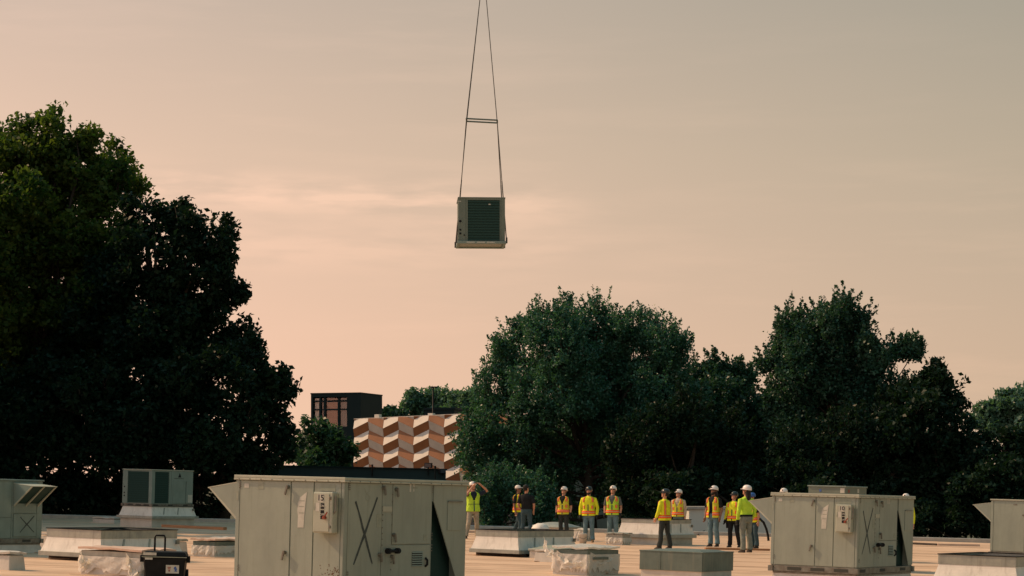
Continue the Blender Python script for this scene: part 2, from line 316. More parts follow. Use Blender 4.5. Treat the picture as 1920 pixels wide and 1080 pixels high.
def chevron_building():
    Y = 128; k = F/Y
    ang = -30
    x0 = at(665,0,Y).x; pitch = 27.6/k/.83
    r = empty('chevron_facade_building', (x0, Y, GZ), (0,0,R(ang)))
    tag(r, 'building faced with folded orange and white chevron panels behind the long black parapet', 'building')
    ztop = at(0,786,Y).z-GZ
    ncol, per = 10, 31.6/k
    Wt = ncol*pitch
    zlow = at(0,925,Y).z-GZ
    bx('wall', M['bldg_wall'], r, .05, Wt-.05, .5, 14, 0, ztop-.3)
    bx('roof', M['parapet'], r, -.1, Wt+.1, .35, 14.1, ztop-.28, ztop-.05)
    sl = 13.5/k; dep = .21; half = per/2
    nrow = int((ztop-zlow)/half)+3; RISE = .022
    def V(i, j):                                                # Miura fold: chevron ridges and valleys
        z = ztop+per*.62+half-j*half+(sl if i % 2 else 0)-sl*.5
        return Vector((i*pitch+(.03 if j % 2 else -.03), -dep if j % 2 else 0.0, z))
    n = 0
    for i in range(ncol):
        for j in range(nrow):
            q = [V(i,j), V(i,j+1), V(i+1,j+1), V(i+1,j)]
            # clip the panel to the straight parapet line
            def clip(poly, zc):
                out = []
                for a in range(len(poly)):
                    p, s2 = poly[a], poly[(a+1) % len(poly)]
                    if p.z <= zc: out.append(p)
                    if (p.z-zc)*(s2.z-zc) < 0:
                        t = (zc-p.z)/(s2.z-p.z); out.append(p+(s2-p)*t)
                return out
            q = clip(q, ztop+RISE*(i+.5)*pitch)
            if len(q) < 3: continue
            c = sum(q, Vector())/len(q); q = [c+(p-c)*.985 for p in q]
            back = [p+Vector((0,.08,0)) for p in q]; m = len(q)
            b = MB().add(q+back, [tuple(range(m)), tuple(reversed(range(m,2*m)))]+[(a, a+m, (a+1)%m+m, (a+1)%m) for a in range(m)])
            white = (j % 2 == 0) if i % 2 == 0 else (j % 2 == 1)
            b.build('panel', M['white_panel' if white else 'orange_panel'], r); n += 1
    MB().hexa([(-.05,-.02,ztop-.02),(Wt+.05,-.02,ztop+RISE*Wt-.02),(Wt+.05,.55,ztop+RISE*Wt-.02),(-.05,.55,ztop-.02)], [(-.05,-.02,ztop+.04),(Wt+.05,-.02,ztop+RISE*Wt+.04),(Wt+.05,.55,ztop+RISE*Wt+.04),(-.05,.55,ztop+.04)]).build('coping', M['white_panel'], r)
    for f_ in (.115, .47): bx('roof_vent', M['white_panel'], r, Wt*f_, Wt*f_+.32, .3, .6, ztop+.06, ztop+.28)
chevron_building()
# plant-room box and mast behind the chevron building
Y = 150; k = F/Y; p = at(852,764,Y)
r = empty('black_plant_room', (p.x, Y, GZ), (0,0,R(-14))); tag(r, 'low black plant room box just above the chevron facade', 'building')
wdt = 70/k; h = p.z-GZ
bx('wall', M['black_cladding'], r, -wdt*.84, 0, 0, 4.5, 0, h-.15); bx('roof', M['black_cladding'], r, -wdt*.85, .1, -.1, 4.6, h-.15, h)
p = at(812,727,140)
r = empty('lamp_mast', (p.x, 140, GZ)); tag(r, 'thin dark lamp mast with a flat crossbar above the chevron facade', 'lamp post')
h = p.z-GZ; MB().tube([(0,0,0),(0,0,h)], [.10,.05], 8).build('pole', M['dark'], r, smooth=True)
bx('lamp_head', M['dark'], r, -.20, .30, -.12, .12, h, h+.08)
# long black parapet building in front of it
Y = 96; a = at(470,873,Y); c = at(836,881,Y+1)
r = empty('black_parapet_wall', (c.x, c.y, GZ), (0,0,R(6))); tag(r, 'long low slate-black parapet right behind the large nearest unit', 'building')
L_ = c.x-a.x; h0, h1 = a.z-GZ, c.z-GZ
MB().hexa([(-L_,0,0),(0,0,0),(0,6,0),(-L_,6,0)], [(-L_,0,h0),(0,0,h1),(0,6,h1),(-L_,6,h0)]).build('wall', M['parapet'], r)
MB().hexa([(-L_,-.06,h0-.02),(.06,-.06,h1-.02),(.06,.3,h1-.02),(-L_,.3,h0-.02)], [(-L_,-.06,h0+.05),(.06,-.06,h1+.05),(.06,.3,h1+.05),(-L_,.3,h0+.05)]).build('coping', M['black_cladding'], r)
def floodlight(px, py, yaw, label):
    p = at(px, py, 96.8)
    base = at(px, 881, 96.8).z
    q = empty('floodlight', (p.x, 96.8, base-.25), (0,0,R(yaw))); tag(q, label, 'floodlight', 'floodlights on the black parapet')
    hh = p.z-base+.25
    MB().tube([(0,0,0),(0,0,hh-.1)], .03, 8).build('pole', M['dark'], q)
    MB().hexa([(-.18,-.08,hh-.13),(.18,-.08,hh-.13),(.18,.06,hh-.13),(-.18,.06,hh-.13)], [(-.18,-.05,hh+.1),(.18,-.05,hh+.1),(.18,.12,hh+.1),(-.18,.12,hh+.1)]).build('lamp_head', M['dark'], q, bevel=.015)
    bx('lens', M['lens'], q, -.15, .15, -.085, -.07, hh-.1, hh+.07)
floodlight(803, 872, -10, 'raised black floodlight on a short post on the parapet')
floodlight(829, 883, 40, 'lower black floodlight at the right end of the parapet')
r = empty('parapet_pole', at(816,895,96.5)); tag(r, 'thin pole between the two floodlights on the parapet', 'pole')
MB().tube([(0,0,-.3),(0,0,.42)], .025, 6).build('pipe', M['dark'], r); MB().tube([(0,0,.42),(0,0,.52)], .045, 8).build('cap', M['dark'], r)
r = empty('parapet_pipe', at(698,885,96.5)); tag(r, 'short stub pipe on the parapet in front of the chevron facade', 'pipe')
MB().tube([(0,0,-.2),(0,0,.30)], .035, 6).build('pipe', M['dark'], r); MB().tube([(0,0,.30),(0,0,.34)], .05, 8).build('cap', M['dark'], r)
# pale low building glimpsed behind the workers on the right
Y = 90; a = at(1292,950,Y); c = at(1446,950,Y)
r = empty('pale_low_building', (a.x, Y, GZ)); tag(r, 'pale low wall glimpsed under the trees behind the right-hand workers', 'building')
bx('wall', M['pale_wall'], r, 0, c.x-a.x, 0, 2.5, 0, a.z-GZ-.1); bx('coping', M['flash'], r, -.1, c.x-a.x+.1, -.1, 2.6, a.z-GZ-.1, a.z-GZ)

#==TREES==
# ------------------------------------------------------------------ trees
def leaves_mesh(name, P, size, mat_, parent, up=.35):
    n = len(P)
    nr = rng.normal(size=(n,3)); nr[:,2] += up*rng.random(n)*2; nr /= np.linalg.norm(nr, axis=1)[:,None]
    t = rng.normal(size=(n,3)); t -= (t*nr).sum(1)[:,None]*nr; t /= np.linalg.norm(t, axis=1)[:,None]
    q = np.cross(nr, t)
    s = (size*(.6+.8*rng.random(n)))[:,None]
    bend = nr*s*.16
    V = np.empty((n,4,3)); V[:,0] = P-t*s*.62-bend; V[:,1] = P+q*s*.36; V[:,2] = P+t*s*.62-bend; V[:,3] = P-q*s*.36
    me = bpy.data.meshes.new(name); me.vertices.add(4*n); me.vertices.foreach_set('co', V.reshape(-1))
    me.loops.add(4*n); me.loops.foreach_set('vertex_index', np.arange(4*n, dtype=np.int32))
    me.polygons.add(n); me.polygons.foreach_set('loop_start', np.arange(0,4*n,4,dtype=np.int32)); me.polygons.foreach_set('loop_total', np.full(n,4,dtype=np.int32))
    me.materials.append(mat_); me.update(calc_edges=True); 
    o = bpy.data.objects.new(name, me); col.objects.link(o); o.parent = parent
    return o
def tree(name, label, Y, base_px, blobs, mat_, leaf=.2, dens=1.0, group=None, cat='tree', depth=1.0, clump=.55, trunk_r=.35, limb=True, spiky=0.0, shell=.45, base_z=GZ, dx=0, dy=0):
    blobs = [(a_+dx, b_+dy, c_) for a_, b_, c_ in blobs]
    x = (base_px-960)/F*Y
    root = empty(name, (x, Y, base_z)); tag(root, label, cat, group)
    P = []; br = MB()
    bl = []
    for i, (px, py, rp) in enumerate(blobs):
        rr = rp/F*Y
        dy = (random.random()-.5)*2*rr*.9*depth
        c = at(px, py, Y+dy); bl.append((c-Vector((x,Y,base_z)), rr))
    zs = [c.z-r_ for c, r_ in bl]; hmin = max(1.2, min(sorted(zs)[:max(1,len(zs)//2)]))
    fork = Vector((0,0,max(1.6, hmin*.75+1.0)))
    topc = max(bl, key=lambda t: t[0].z)[0]
    axis = [Vector((0,0,-.2)), Vector((trunk_r*.3,0,fork.z*.5)), fork, fork.lerp(topc, .5)+Vector((.25,0,0)), topc]
    br.tube(axis, [trunk_r*1.3, trunk_r, trunk_r*.85, trunk_r*.45, .04], 9)
    for c, r_ in bl:
        # limb to each lobe
        if limb:
            t0 = min(.85, max(.08, (c.z-fork.z)/(max(topc.z-fork.z, .1))*.55))
            s0 = fork.lerp(topc, t0); 
            mid = s0.lerp(c, .55)+Vector((0, 0, -.12*(c-s0).length+random.uniform(-.2,.2)))
            rad = max(.05, trunk_r*.33*min(1.0, r_/1.6))
            br.tube([s0, mid, c, c+Vector((random.uniform(-.3,.3), 0, r_*.8))], [rad, rad*.7, rad*.4, .015], 6)
        # leafy sub-lobes on the lobe's surface, each of leaf clumps, so the outline is lumpy with real gaps
        subs = [(np.array(c), r_*.72, .55)]
        ns = max(5, int(7*min(2.2, r_/1.1)))
        for q in range(ns):
            d = rng.normal(size=3); d[2] += .15; d /= np.linalg.norm(d); d[1] *= depth
            sr = r_*(.24+.22*rng.random()); subs.append((np.array(c)+d*(r_-sr*.55)*(1+spiky*max(0,d[2])*rng.random()), sr, 1.25))
        for sc_, sr, k_ in subs:
            nc = int(dens*k_*9*(sr/clump)**2)+5
            D = rng.normal(size=(nc,3)); D /= np.linalg.norm(D, axis=1)[:,None]
            C = sc_+D*(sr*(shell+(1-shell)*rng.random(nc)**.55))[:,None]
            if spiky:
                upm = D[:,2] > .3; C[upm,2] += spiky*sr*rng.random(upm.sum())**2*1.5
            for q in range(0, nc, 8):
                tip = Vector(C[q]); st = Vector(sc_).lerp(tip, .1)
                br.tube([st, st.lerp(tip,.5)+Vector((0,0,.05)), tip], [.03,.02,.008], 4, cap=False)
            m = max(6, int(22*(clump/.55)**2*(.2/leaf)**1.3))
            cs = clump*(.45+.6*rng.random(nc))
            O = np.clip(rng.normal(size=(nc,m,3)), -1.7, 1.7)*(cs[:,None,None]*.46); O[:,:,2] *= .7
            if spiky: O[:,:,2] = np.where(O[:,:,2] > 0, O[:,:,2]*(1+2*spiky), O[:,:,2])
            P.append((C[:,None,:]+O).reshape(-1,3))
            if spiky >= .3:                                      # upright leafy sprigs feathering the outline
                for q in range(5):
                    d = rng.normal(size=3); d[2] = abs(d[2])*.8+.1; d /= np.linalg.norm(d)
                    st = sc_+d*sr*.85; dr = d*.55+np.array([0,0,.75])+rng.normal(size=3)*.15
                    ln = (.45+.75*rng.random())*min(1.2, .6+sr*.5); t_ = rng.random(34)**.8
                    P.append(st+dr*(t_*ln)[:,None]+rng.normal(size=(34,3))*(.13*(1.15-t_))[:,None])
                    br.tube([Vector(st), Vector(st+dr*ln)], [.014,.004], 4, cap=False)
    P = np.concatenate(P)
    br.build('trunk', M['bark'], root, smooth=True)
    leaves_mesh('crown', P, leaf, mat_, root)
    tree.total += len(P)
    return root
tree.total = 0
LM = {'big': leaf_mat('leaf_dark_oak_and_shade', (.006,.021,.015), (.017,.040,.023), .26, .08),  # dark leaf colour that also stands in for shade on low trees and thickets
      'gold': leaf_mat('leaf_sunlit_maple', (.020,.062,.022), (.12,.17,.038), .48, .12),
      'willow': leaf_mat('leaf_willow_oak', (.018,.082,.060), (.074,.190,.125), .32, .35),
      'right': leaf_mat('leaf_right_oak', (.011,.048,.035), (.048,.122,.080), .28, .25),
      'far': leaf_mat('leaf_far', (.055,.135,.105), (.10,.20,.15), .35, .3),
      'shrub': leaf_mat('leaf_shrub', (.016,.054,.034), (.052,.125,.066), .35, .3)}
TG = 'trees behind the roof'
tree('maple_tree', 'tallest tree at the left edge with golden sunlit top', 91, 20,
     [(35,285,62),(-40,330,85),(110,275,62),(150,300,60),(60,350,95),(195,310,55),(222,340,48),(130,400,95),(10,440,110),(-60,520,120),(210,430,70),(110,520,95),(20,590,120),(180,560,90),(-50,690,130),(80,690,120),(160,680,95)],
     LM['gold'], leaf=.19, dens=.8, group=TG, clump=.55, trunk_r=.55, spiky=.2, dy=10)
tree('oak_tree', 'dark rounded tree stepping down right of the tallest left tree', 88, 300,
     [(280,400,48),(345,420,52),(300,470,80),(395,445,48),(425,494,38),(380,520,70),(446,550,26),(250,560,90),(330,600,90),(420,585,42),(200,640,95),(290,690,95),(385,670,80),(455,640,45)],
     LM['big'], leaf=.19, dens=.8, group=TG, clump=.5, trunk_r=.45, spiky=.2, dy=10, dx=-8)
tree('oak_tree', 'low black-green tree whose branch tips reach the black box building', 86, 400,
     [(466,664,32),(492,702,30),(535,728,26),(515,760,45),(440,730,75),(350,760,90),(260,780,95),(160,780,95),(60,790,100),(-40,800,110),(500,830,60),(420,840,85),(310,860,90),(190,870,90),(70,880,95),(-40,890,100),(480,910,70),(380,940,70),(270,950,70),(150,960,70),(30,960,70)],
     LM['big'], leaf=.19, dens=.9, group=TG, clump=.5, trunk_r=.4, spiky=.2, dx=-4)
tree('leafy_tree', 'small bright leafy tree below the black box building window', 118, 610,
     [(585,815,24),(612,810,20),(640,830,24),(570,850,32),(610,850,36),(648,858,22),(590,890,38),(640,895,32)], LM['shrub'], leaf=.2, dens=1.25, group=TG, clump=.45, trunk_r=.2, spiky=.25)
tree('willow_oak_tree', 'wide airy fine-leaved tree in the middle behind the workers', 104, 1110,
     [(1070,603,38),(1008,622,30),(1120,612,38),(1165,616,34),(1230,640,42),(1265,660,32),(962,640,30),(945,680,40),(1040,650,62),(1110,660,70),(1190,680,70),(1255,700,50),(985,700,55),(935,740,44),(1060,730,75),(1150,750,80),(1230,770,75),(960,790,62),(905,790,32),(1050,810,78),(1150,840,85),(1240,850,80),(890,840,40),(940,860,55),(1010,890,62),(1100,910,70),(1200,920,75),(905,890,38),(950,930,48),(1280,790,60),(1290,880,70),(1130,730,80)],
     LM['willow'], leaf=.115, dens=.86, group=TG, clump=.5, trunk_r=.4, spiky=.42, shell=.35, depth=1.1, dy=6)
tree('leafy_bush', 'leafy bush at the roof edge behind the photographing worker', 92, 940,
     [(905,930,26),(935,915,32),(965,930,34),(1000,940,30),(915,965,30),(950,968,34),(990,975,32),(1030,975,28)], LM['willow'], leaf=.10, dens=1.2, group=TG, cat='bush', clump=.4, trunk_r=.12, spiky=.3, shell=.2)
tree('oak_tree', 'dark low tree filling the dip between the middle and right trees', 108, 1370,
     [(1325,705,28),(1365,706,24),(1402,728,22),(1305,735,36),(1355,762,48),(1410,760,40),(1450,770,36),(1330,810,70),(1410,830,70),(1360,880,75),(1450,890,70),(1300,920,60)],
     LM['right'], leaf=.14, dens=1.2, group=TG, clump=.5, trunk_r=.35, spiky=.4, shell=.2)
tree('oak_tree', 'tall pointed dense tree right of centre behind the unit numbered 10', 101, 1590,
     [(1572,597,28),(1545,624,34),(1600,628,36),(1490,630,36),(1465,650,30),(1520,660,55),(1590,670,62),(1645,658,34),(1688,664,16),(1714,660,11),(1460,690,32),(1500,720,58),(1580,740,72),(1650,726,48),(1480,770,48),(1550,810,75),(1640,800,70),(1510,860,65),(1600,890,75),(1680,870,60)],
     LM['right'], leaf=.14, dens=1.2, group=TG, clump=.5, trunk_r=.4, spiky=.35, shell=.2)
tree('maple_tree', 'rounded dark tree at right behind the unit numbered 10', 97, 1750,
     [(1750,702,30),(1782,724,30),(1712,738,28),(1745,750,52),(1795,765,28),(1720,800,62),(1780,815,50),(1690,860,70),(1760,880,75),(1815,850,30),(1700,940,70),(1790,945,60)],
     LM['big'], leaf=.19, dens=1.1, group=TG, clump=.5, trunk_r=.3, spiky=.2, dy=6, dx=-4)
tree('oak_tree', 'dark low tree added as shade over the right foot of the middle tree', 98, 1250,
     [(1190,850,48),(1250,820,50),(1310,800,50),(1230,890,55),(1300,870,60),(1360,840,50),(1180,930,48),(1260,945,50),(1340,920,50),(1400,880,50)], LM['big'], leaf=.15, dens=1.1, group=TG, clump=.5, trunk_r=.25, spiky=.3, shell=.3)  # added tree, its dark leaves painted to blacken the crown bottom like shade
tree('oak_tree', 'dark low tree added as shade over the foot of the tall pointed tree', 97, 1620,
     [(1500,870,48),(1560,850,50),(1620,830,52),(1680,800,45),(1470,910,45),(1540,920,52),(1610,900,58),(1680,880,55),(1640,950,50)], LM['big'], leaf=.15, dens=1.1, group=TG, clump=.5, trunk_r=.25, spiky=.3, shell=.3)  # another added tree whose dark leaf colour imitates shade below the crown
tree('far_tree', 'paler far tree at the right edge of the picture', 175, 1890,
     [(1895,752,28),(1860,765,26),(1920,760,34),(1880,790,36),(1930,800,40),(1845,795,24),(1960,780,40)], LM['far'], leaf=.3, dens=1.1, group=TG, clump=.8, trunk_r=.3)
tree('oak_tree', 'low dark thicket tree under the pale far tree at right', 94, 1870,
     [(1840,850,40),(1885,845,42),(1930,850,50),(1860,900,60),(1920,910,60),(1830,945,55),(1890,960,55),(1960,930,60),(1760,985,42),(1815,990,42),(1870,990,42),(1930,985,42),(1720,975,36)], LM['big'], leaf=.18, dens=1.3, group=TG, clump=.5, trunk_r=.25)  # thicket leaves coloured darker in place of shade under the crowns
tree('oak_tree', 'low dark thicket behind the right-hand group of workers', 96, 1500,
     [(1250,930,55),(1330,915,50),(1400,930,50),(1470,925,60),(1540,935,60),(1610,945,60),(1500,975,50),(1580,985,50),(1660,985,50)], LM['big'], leaf=.17, dens=1.0, group=TG, clump=.5, trunk_r=.22)  # shade under the trees is put into this thicket's dark leaf colour
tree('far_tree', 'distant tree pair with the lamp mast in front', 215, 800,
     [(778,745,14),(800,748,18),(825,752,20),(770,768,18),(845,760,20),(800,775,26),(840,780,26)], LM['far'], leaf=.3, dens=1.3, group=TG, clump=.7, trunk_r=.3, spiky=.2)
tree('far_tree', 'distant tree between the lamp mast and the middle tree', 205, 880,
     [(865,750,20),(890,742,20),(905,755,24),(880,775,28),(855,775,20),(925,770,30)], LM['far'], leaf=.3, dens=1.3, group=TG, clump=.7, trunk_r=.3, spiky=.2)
tree('round_bush', 'dark rounded distant bush right of the black box building', 190, 735,
     [(735,775,15),(722,782,12),(752,782,13)], LM['right'], leaf=.28, dens=1.5, group=TG, clump=.6, trunk_r=.2)
for x_, y_, lab in ((-28.0, 73.5, 'tree just outside the left edge that shades the back of the roof'), (-27.5, 80.5, 'second tree outside the left edge, farther back than the first')):
    rp = 960+x_/y_*F
    tree('oak_tree', lab, y_, rp, [(rp+o_, p_, r_) for o_, p_, r_ in ((0,60,150),(60,190,170),(-90,220,160),(80,340,190),(-60,380,200),(90,500,190),(-100,540,190),(40,640,190),(90,760,150))], LM['big'], leaf=.3, dens=.8, group=TG, clump=.8, trunk_r=.5, depth=1.3)
print('leaves', tree.total)

#==UNITS==
# ------------------------------------------------------------------ roof-top units
def text_obj(s, size, name, mat_, parent, loc, rot):
    c = bpy.data.curves.new('txt', 'FONT'); c.body = s; c.size = size; c.align_x = 'CENTER'; c.align_y = 'CENTER'; c.extrude = .0008; c.offset = size*.012
    t = bpy.data.objects.new('txt', c); col.objects.link(t)
    dg = bpy.context.evaluated_depsgraph_get(); me = bpy.data.meshes.new_from_object(t.evaluated_get(dg))
    bpy.data.objects.remove(t); me.materials.clear(); me.materials.append(mat_)
    o = bpy.data.objects.new(name, me); col.objects.link(o); o.parent = parent; o.location = loc; o.rotation_euler = rot
    return o
L, W, H = 1.5, 2.5, 1.28
SC = .00158
def fx(cx): return -L+(cx-258)/(1015-258)*L
def fz(cx, cy): return H-(cy-(105+(cx-258)*.035))*SC
def rt(cx): p = (cx-1015)/(1858-1015); return p/(1.093-.093*p)
def ry(cx): return W*rt(cx)
def rz(cx, cy): return H-(cy-(130+(cx-1015)*.036))*SC*(1+.093*rt(cx))
def base_rail(root, W_=W, L_=L, pocket=True):
    b = MB()
    b.box(-L_, 0, 0, .05, 0, .10); b.box(-L_, 0, W_-.05, W_, 0, .10); b.box(-.05, 0, .05, W_-.05, 0, .10); b.box(-L_, -L_+.05, .05, W_-.05, 0, .10)
    o = b.build('base_rail', M['rail'], root, bevel=.006)
    for f_ in (.18, .45, .72):
        bx('lifting_slot', M['slot'], o, -L_*f_-.12, -L_*f_+.12, -.004, .002, .025, .075)
    for f_ in (.10, .45, .82):
        bx('lifting_slot', M['slot'], o, -.002, .004, W_*f_-.12, W_*f_+.12, .025, .075)
    for (x_, y_) in ((-L_-.03, -.03), (-.05, -.03), (-.05, W_-.05), (-L_-.03, W_-.05)):
        bx('lifting_lug', M['rail'], o, x_, x_+.08, y_, y_+.08, .0, .09)
def screws(b, pts, axis, r=.006):
    for p in pts:
        x, y, z = p
        if axis == 'f': b.box(x-r, x+r, y-.006, y, z-r, z+r)
        else: b.box(x, x+.006, y-r, y+r, z-r, z+r)
def hood(root, side, y0, y1, ztop, proj, hgt, drop=.06, mat_='paint'):
    # sheet metal weather hood on the -x or +x end: sloping top, triangular cheeks, filters in the underside
    s = side; xw = -L if s < 0 else 0.0
    X = lambda d: xw+s*d
    h_ = empty('intake_hood', (0,0,0)); h_.parent = root
    # top sheet
    t = .012
    def slab(name, a, b_, m, th=t, off=0):
        (d0, z0), (d1, z1) = a, b_
        nx_, nz_ = -(z1-z0), (d1-d0); ln = math.hypot(nx_, nz_); nx_, nz_ = nx_/ln*th, nz_/ln*th
        pts = [(X(d0), z0), (X(d1), z1), (X(d1+nx_), z1+nz_), (X(d0+nx_), z0+nz_)]
        return MB().prism(pts, 'y', y0+off, y1-off).build(name, m, h_)
    slab('top_sheet', (0, ztop), (proj+.02, ztop-drop), M['paint_trim'])
    for yy in (y0, y1-t):
        MB().prism([(X(0), ztop-.001), (X(proj), ztop-drop-.001), (X(0), ztop-hgt)], 'y', yy, yy+t).build('cheek', M[mat_], h_)
    # filter face from the tip back down to the wall
    a, b_ = (proj, ztop-drop), (0.015, ztop-hgt)
    fd, fzv = b_[0]-a[0], b_[1]-a[1]
    MB().prism([(X(a[0]-.03), a[1]-.005), (X(b_[0]-.0), b_[1]+.06), (X(b_[0]+.0), b_[1]+.10), (X(a[0]-.06), a[1]-.005)], 'y', y0+t+.002, y1-t-.002).build('filter', M['coil'], h_)
    nb = 3
    for k in range(nb):
        yy = y0+(y1-y0)*k/(nb-1)
        yy = min(max(yy-.015, y0+.0), y1-.03)
        MB().prism([(X(a[0]), a[1]-.002), (X(b_[0]), b_[1]), (X(b_[0]), b_[1]+.035), (X(a[0]-.03), a[1]-.002)], 'y', yy-.001, yy+.031).build('filter_rail', M['paint_trim'], h_)
    return h_
def cross(root, pts, axis, wdt=.02, name='painted_cross'):
    b = MB()
    for (p, q) in pts:
        p, q = Vector(p), Vector(q); n = 7; d = (q-p).normalized()
        nrm = Vector((0,-1,0)) if axis == 'f' else Vector((1,0,0))
        s = d.cross(nrm)
        row = []
        for i in range(n+1):
            t = i/n; c = p.lerp(q, t)+s*random.uniform(-.004,.004); ww = wdt*(.55+.45*math.sin(math.pi*min(1,max(.15,t))))*random.uniform(.8,1.15)*.5
            row += [c-s*ww, c+s*ww]
        off = nrm*(.001 if b.v else .0018)
        b.add([v+off for v in row], [(2*i, 2*i+1, 2*i+3, 2*i+2) for i in range(n)])
    return b.build(name, M['spray'], root)
def disconnect(root, number, x0, x1, z0, z1):
    d = .12
    b = bx('disconnect_switch_box', M['boxgrey'], root, x0, x1, -d, -.015, z0, z1, bevel=.008)
    w_, h_ = x1-x0, z1-z0; y = -d-.002
    bx('box_door', M['boxgrey'], b, x0+.012, x1-.04, -d-.008, -d-.001, z0+.015, z1-.015, bevel=.003)
    y = -d-.010
    bx('number_plate', M['white'], b, x0+w_*.26, x0+w_*.56, y, y+.0015, z1-h_*.24, z1-h_*.05)
    text_obj(number, h_*.205, 'number', M['hole'], b, (x0+w_*.41, y-.001, z1-h_*.145), (R(90),0,0))
    for (za, zb, s) in ((.27,.41,'ON'), (.44,.66,'OFF')):
        pl = bx('switch_label', M['hole'], b, x0+w_*.42, x0+w_*.60, y, y+.0015, z1-h_*zb, z1-h_*za)
        text_obj(s, h_*.075, 'lettering', M['white'], pl, (x0+w_*.51, y-.001, z1-h_*((za+zb)/2)), (R(90),0,0))
    bx('notice', M['white'], b, x0+w_*.16, x0+w_*.36, y, y+.0015, z1-h_*.47, z1-h_*.26)
    bx('notice', M['smudge'], b, x0+w_*.06, x0+w_*.15, y, y+.0015, z1-h_*.45, z1-h_*.28)
    lv = MB(); lx_, lz_ = x0+w_*.66, z1-h_*.62
    lv.tube([(lx_,y+.002,lz_),(lx_,y-.03,lz_)], .020, 10); lv.tube([(lx_,y-.025,lz_),(lx_+.05,y-.03,lz_+.06)], .009, 6)
    lv.build('lever', M['red'], b)
    MB().tube([(x1-.018,-d+.03,z0+h_*.45),(x1+.022,-d+.03,z0+h_*.55),(x1+.022,-d+.03,z1-h_*.08)], .012, 6).build('side_handle', M['rail'], b)
    for f_ in (.12,.82): bx('hasp', M['rail'], b, x1-.038, x1-.018, -d-.012, -d, z0+h_*f_, z0+h_*f_+.03)
def big_unit(name, label, corner, number, group, hood_proj=.43):
    root = empty(name, corner, roof_rot()); tag(root, label, 'air conditioner', group)
    ins = .012
    # triangular coil opening in the long face: the skin is cut, with the dark coil set back
    ya, yb, zt = ry(1632), ry(1790), rz(1632, 300)
    zb = rz(1790, 812); zb_full = .115
    yb_full = ya+(yb-ya)*(zt-zb_full)/(zt-zb)
    b = MB(); b.box(-L+ins, -ins-.12, ins, W-ins, .10, H-.03); b.box(-ins-.12, -ins, ins, ya-.02, .10, H-.03)
    b.box(-ins-.12, -ins, yb_full+.02, W-ins, .10, H-.03); b.box(-ins-.12, -ins, ya-.02, yb_full+.02, zt, H-.03)
    b.build('cabinet', M['paint'], root)
    bx('condenser_coil', M['coil'], root, -ins-.119, -ins-.10, ya-.01, yb_full+.015, .105, zt)
    # roof cap with folded lip
    b = MB(); b.box(-L-.02, .02, -.02, W+.02, H-.03, H); b.box(-L-.022, .022, -.022, W+.022, H-.055, H-.032)
    b.build('top_cover', M['paint_trim'], root, bevel=.004)
    base_rail(root)
    P = lambda x0, x1, z0, z1, m='paint2', nm='panel': bx(nm, M[m], root, x0, x1, -.002, ins-.001, z0, z1, bevel=.003)
    Q = lambda y0, y1, z0, z1, m='paint2', nm='panel': bx(nm, M[m], root, -ins+.001, .002, y0, y1, z0, z1, bevel=.003)
    zt_, zb_ = H-.06, .11
    P(-L, fx(284), zb_, zt_, 'paint', 'corner_post'); P(fx(287), fx(645), zb_, zt_, nm='access_door'); P(fx(652), fx(804), zb_, zt_); P(fx(811), fx(992), zb_, zt_)
    P(fx(995), 0, zb_, zt_, 'paint', 'corner_post')
    Q(.004, ry(1040), zb_, zt_, 'paint', 'corner_post'); Q(ry(1043), ry(1274), zb_, zt_); Q(ry(1278), ry(1346), zb_, zt_, 'paint')
    zs = rz(1480, 597)
    Q(ry(1351), ry(1612), zs+.006, zt_, nm='access_door'); lo = Q(ry(1345), ry(1612), zb_, zs-.006, nm='access_door')
    # end section skin around the triangular opening
    b = MB()
    e0, e1 = ya, W-.004
    b.prism([(e0,zt),(yb_full,zb_full),(e1,zb_full),(e1,zt_),(e0,zt_)], 'x', -ins+.001, .001).build('end_skin', M['paint2'], root)
    sp = bx('small_cover', M['paint2'], root, .002, .010, ry(1726), ry(1822), rz(1775,500), rz(1775,302), bevel=.002)
    bx('drip_lip', M['rail'], sp, .010, .022, ry(1724), ry(1824), rz(1775,306), rz(1775,298))
    # louvre grille
    g = bx('louvre_grille', M['hole'], root, .001, .004, ry(1490), ry(1560), rz(1525,745), rz(1525,645))
    for k in range(7):
        z = rz(1525,745)+k*(rz(1525,645)-rz(1525,745))/6.5
        MB().hexa([(.004,ry(1488),z),(.016,ry(1488),z-.004),(.016,ry(1562),z-.004),(.004,ry(1562),z)], [(.004,ry(1488),z+.012),(.014,ry(1488),z+.004),(.014,ry(1562),z+.004),(.004,ry(1562),z+.012)]).build('slat', M['paint'], g)
    MB().tube([(.003,ry(1583),rz(1583,690)),(.03,ry(1583),rz(1583,705)),(.03,ry(1583),rz(1583,735)),(.003,ry(1583),rz(1583,748))], .014, 8).build('pull_handle', M['hole'], root)
    zz = rz(1340,640)
    b = MB(); b.tube([(.035,ry(1305),zz),(.035,ry(1380),zz)], .018, 8); b.tube([(.035,ry(1303),zz),(.035,ry(1318),zz)], .034, 10); b.tube([(.035,ry(1366),zz),(.035,ry(1382),zz)], .034, 10)
    b.box(.0,.035, ry(1340)-.015, ry(1340)+.015, zz-.015, zz+.015); b.build('bar_latch', M['hole'], root)
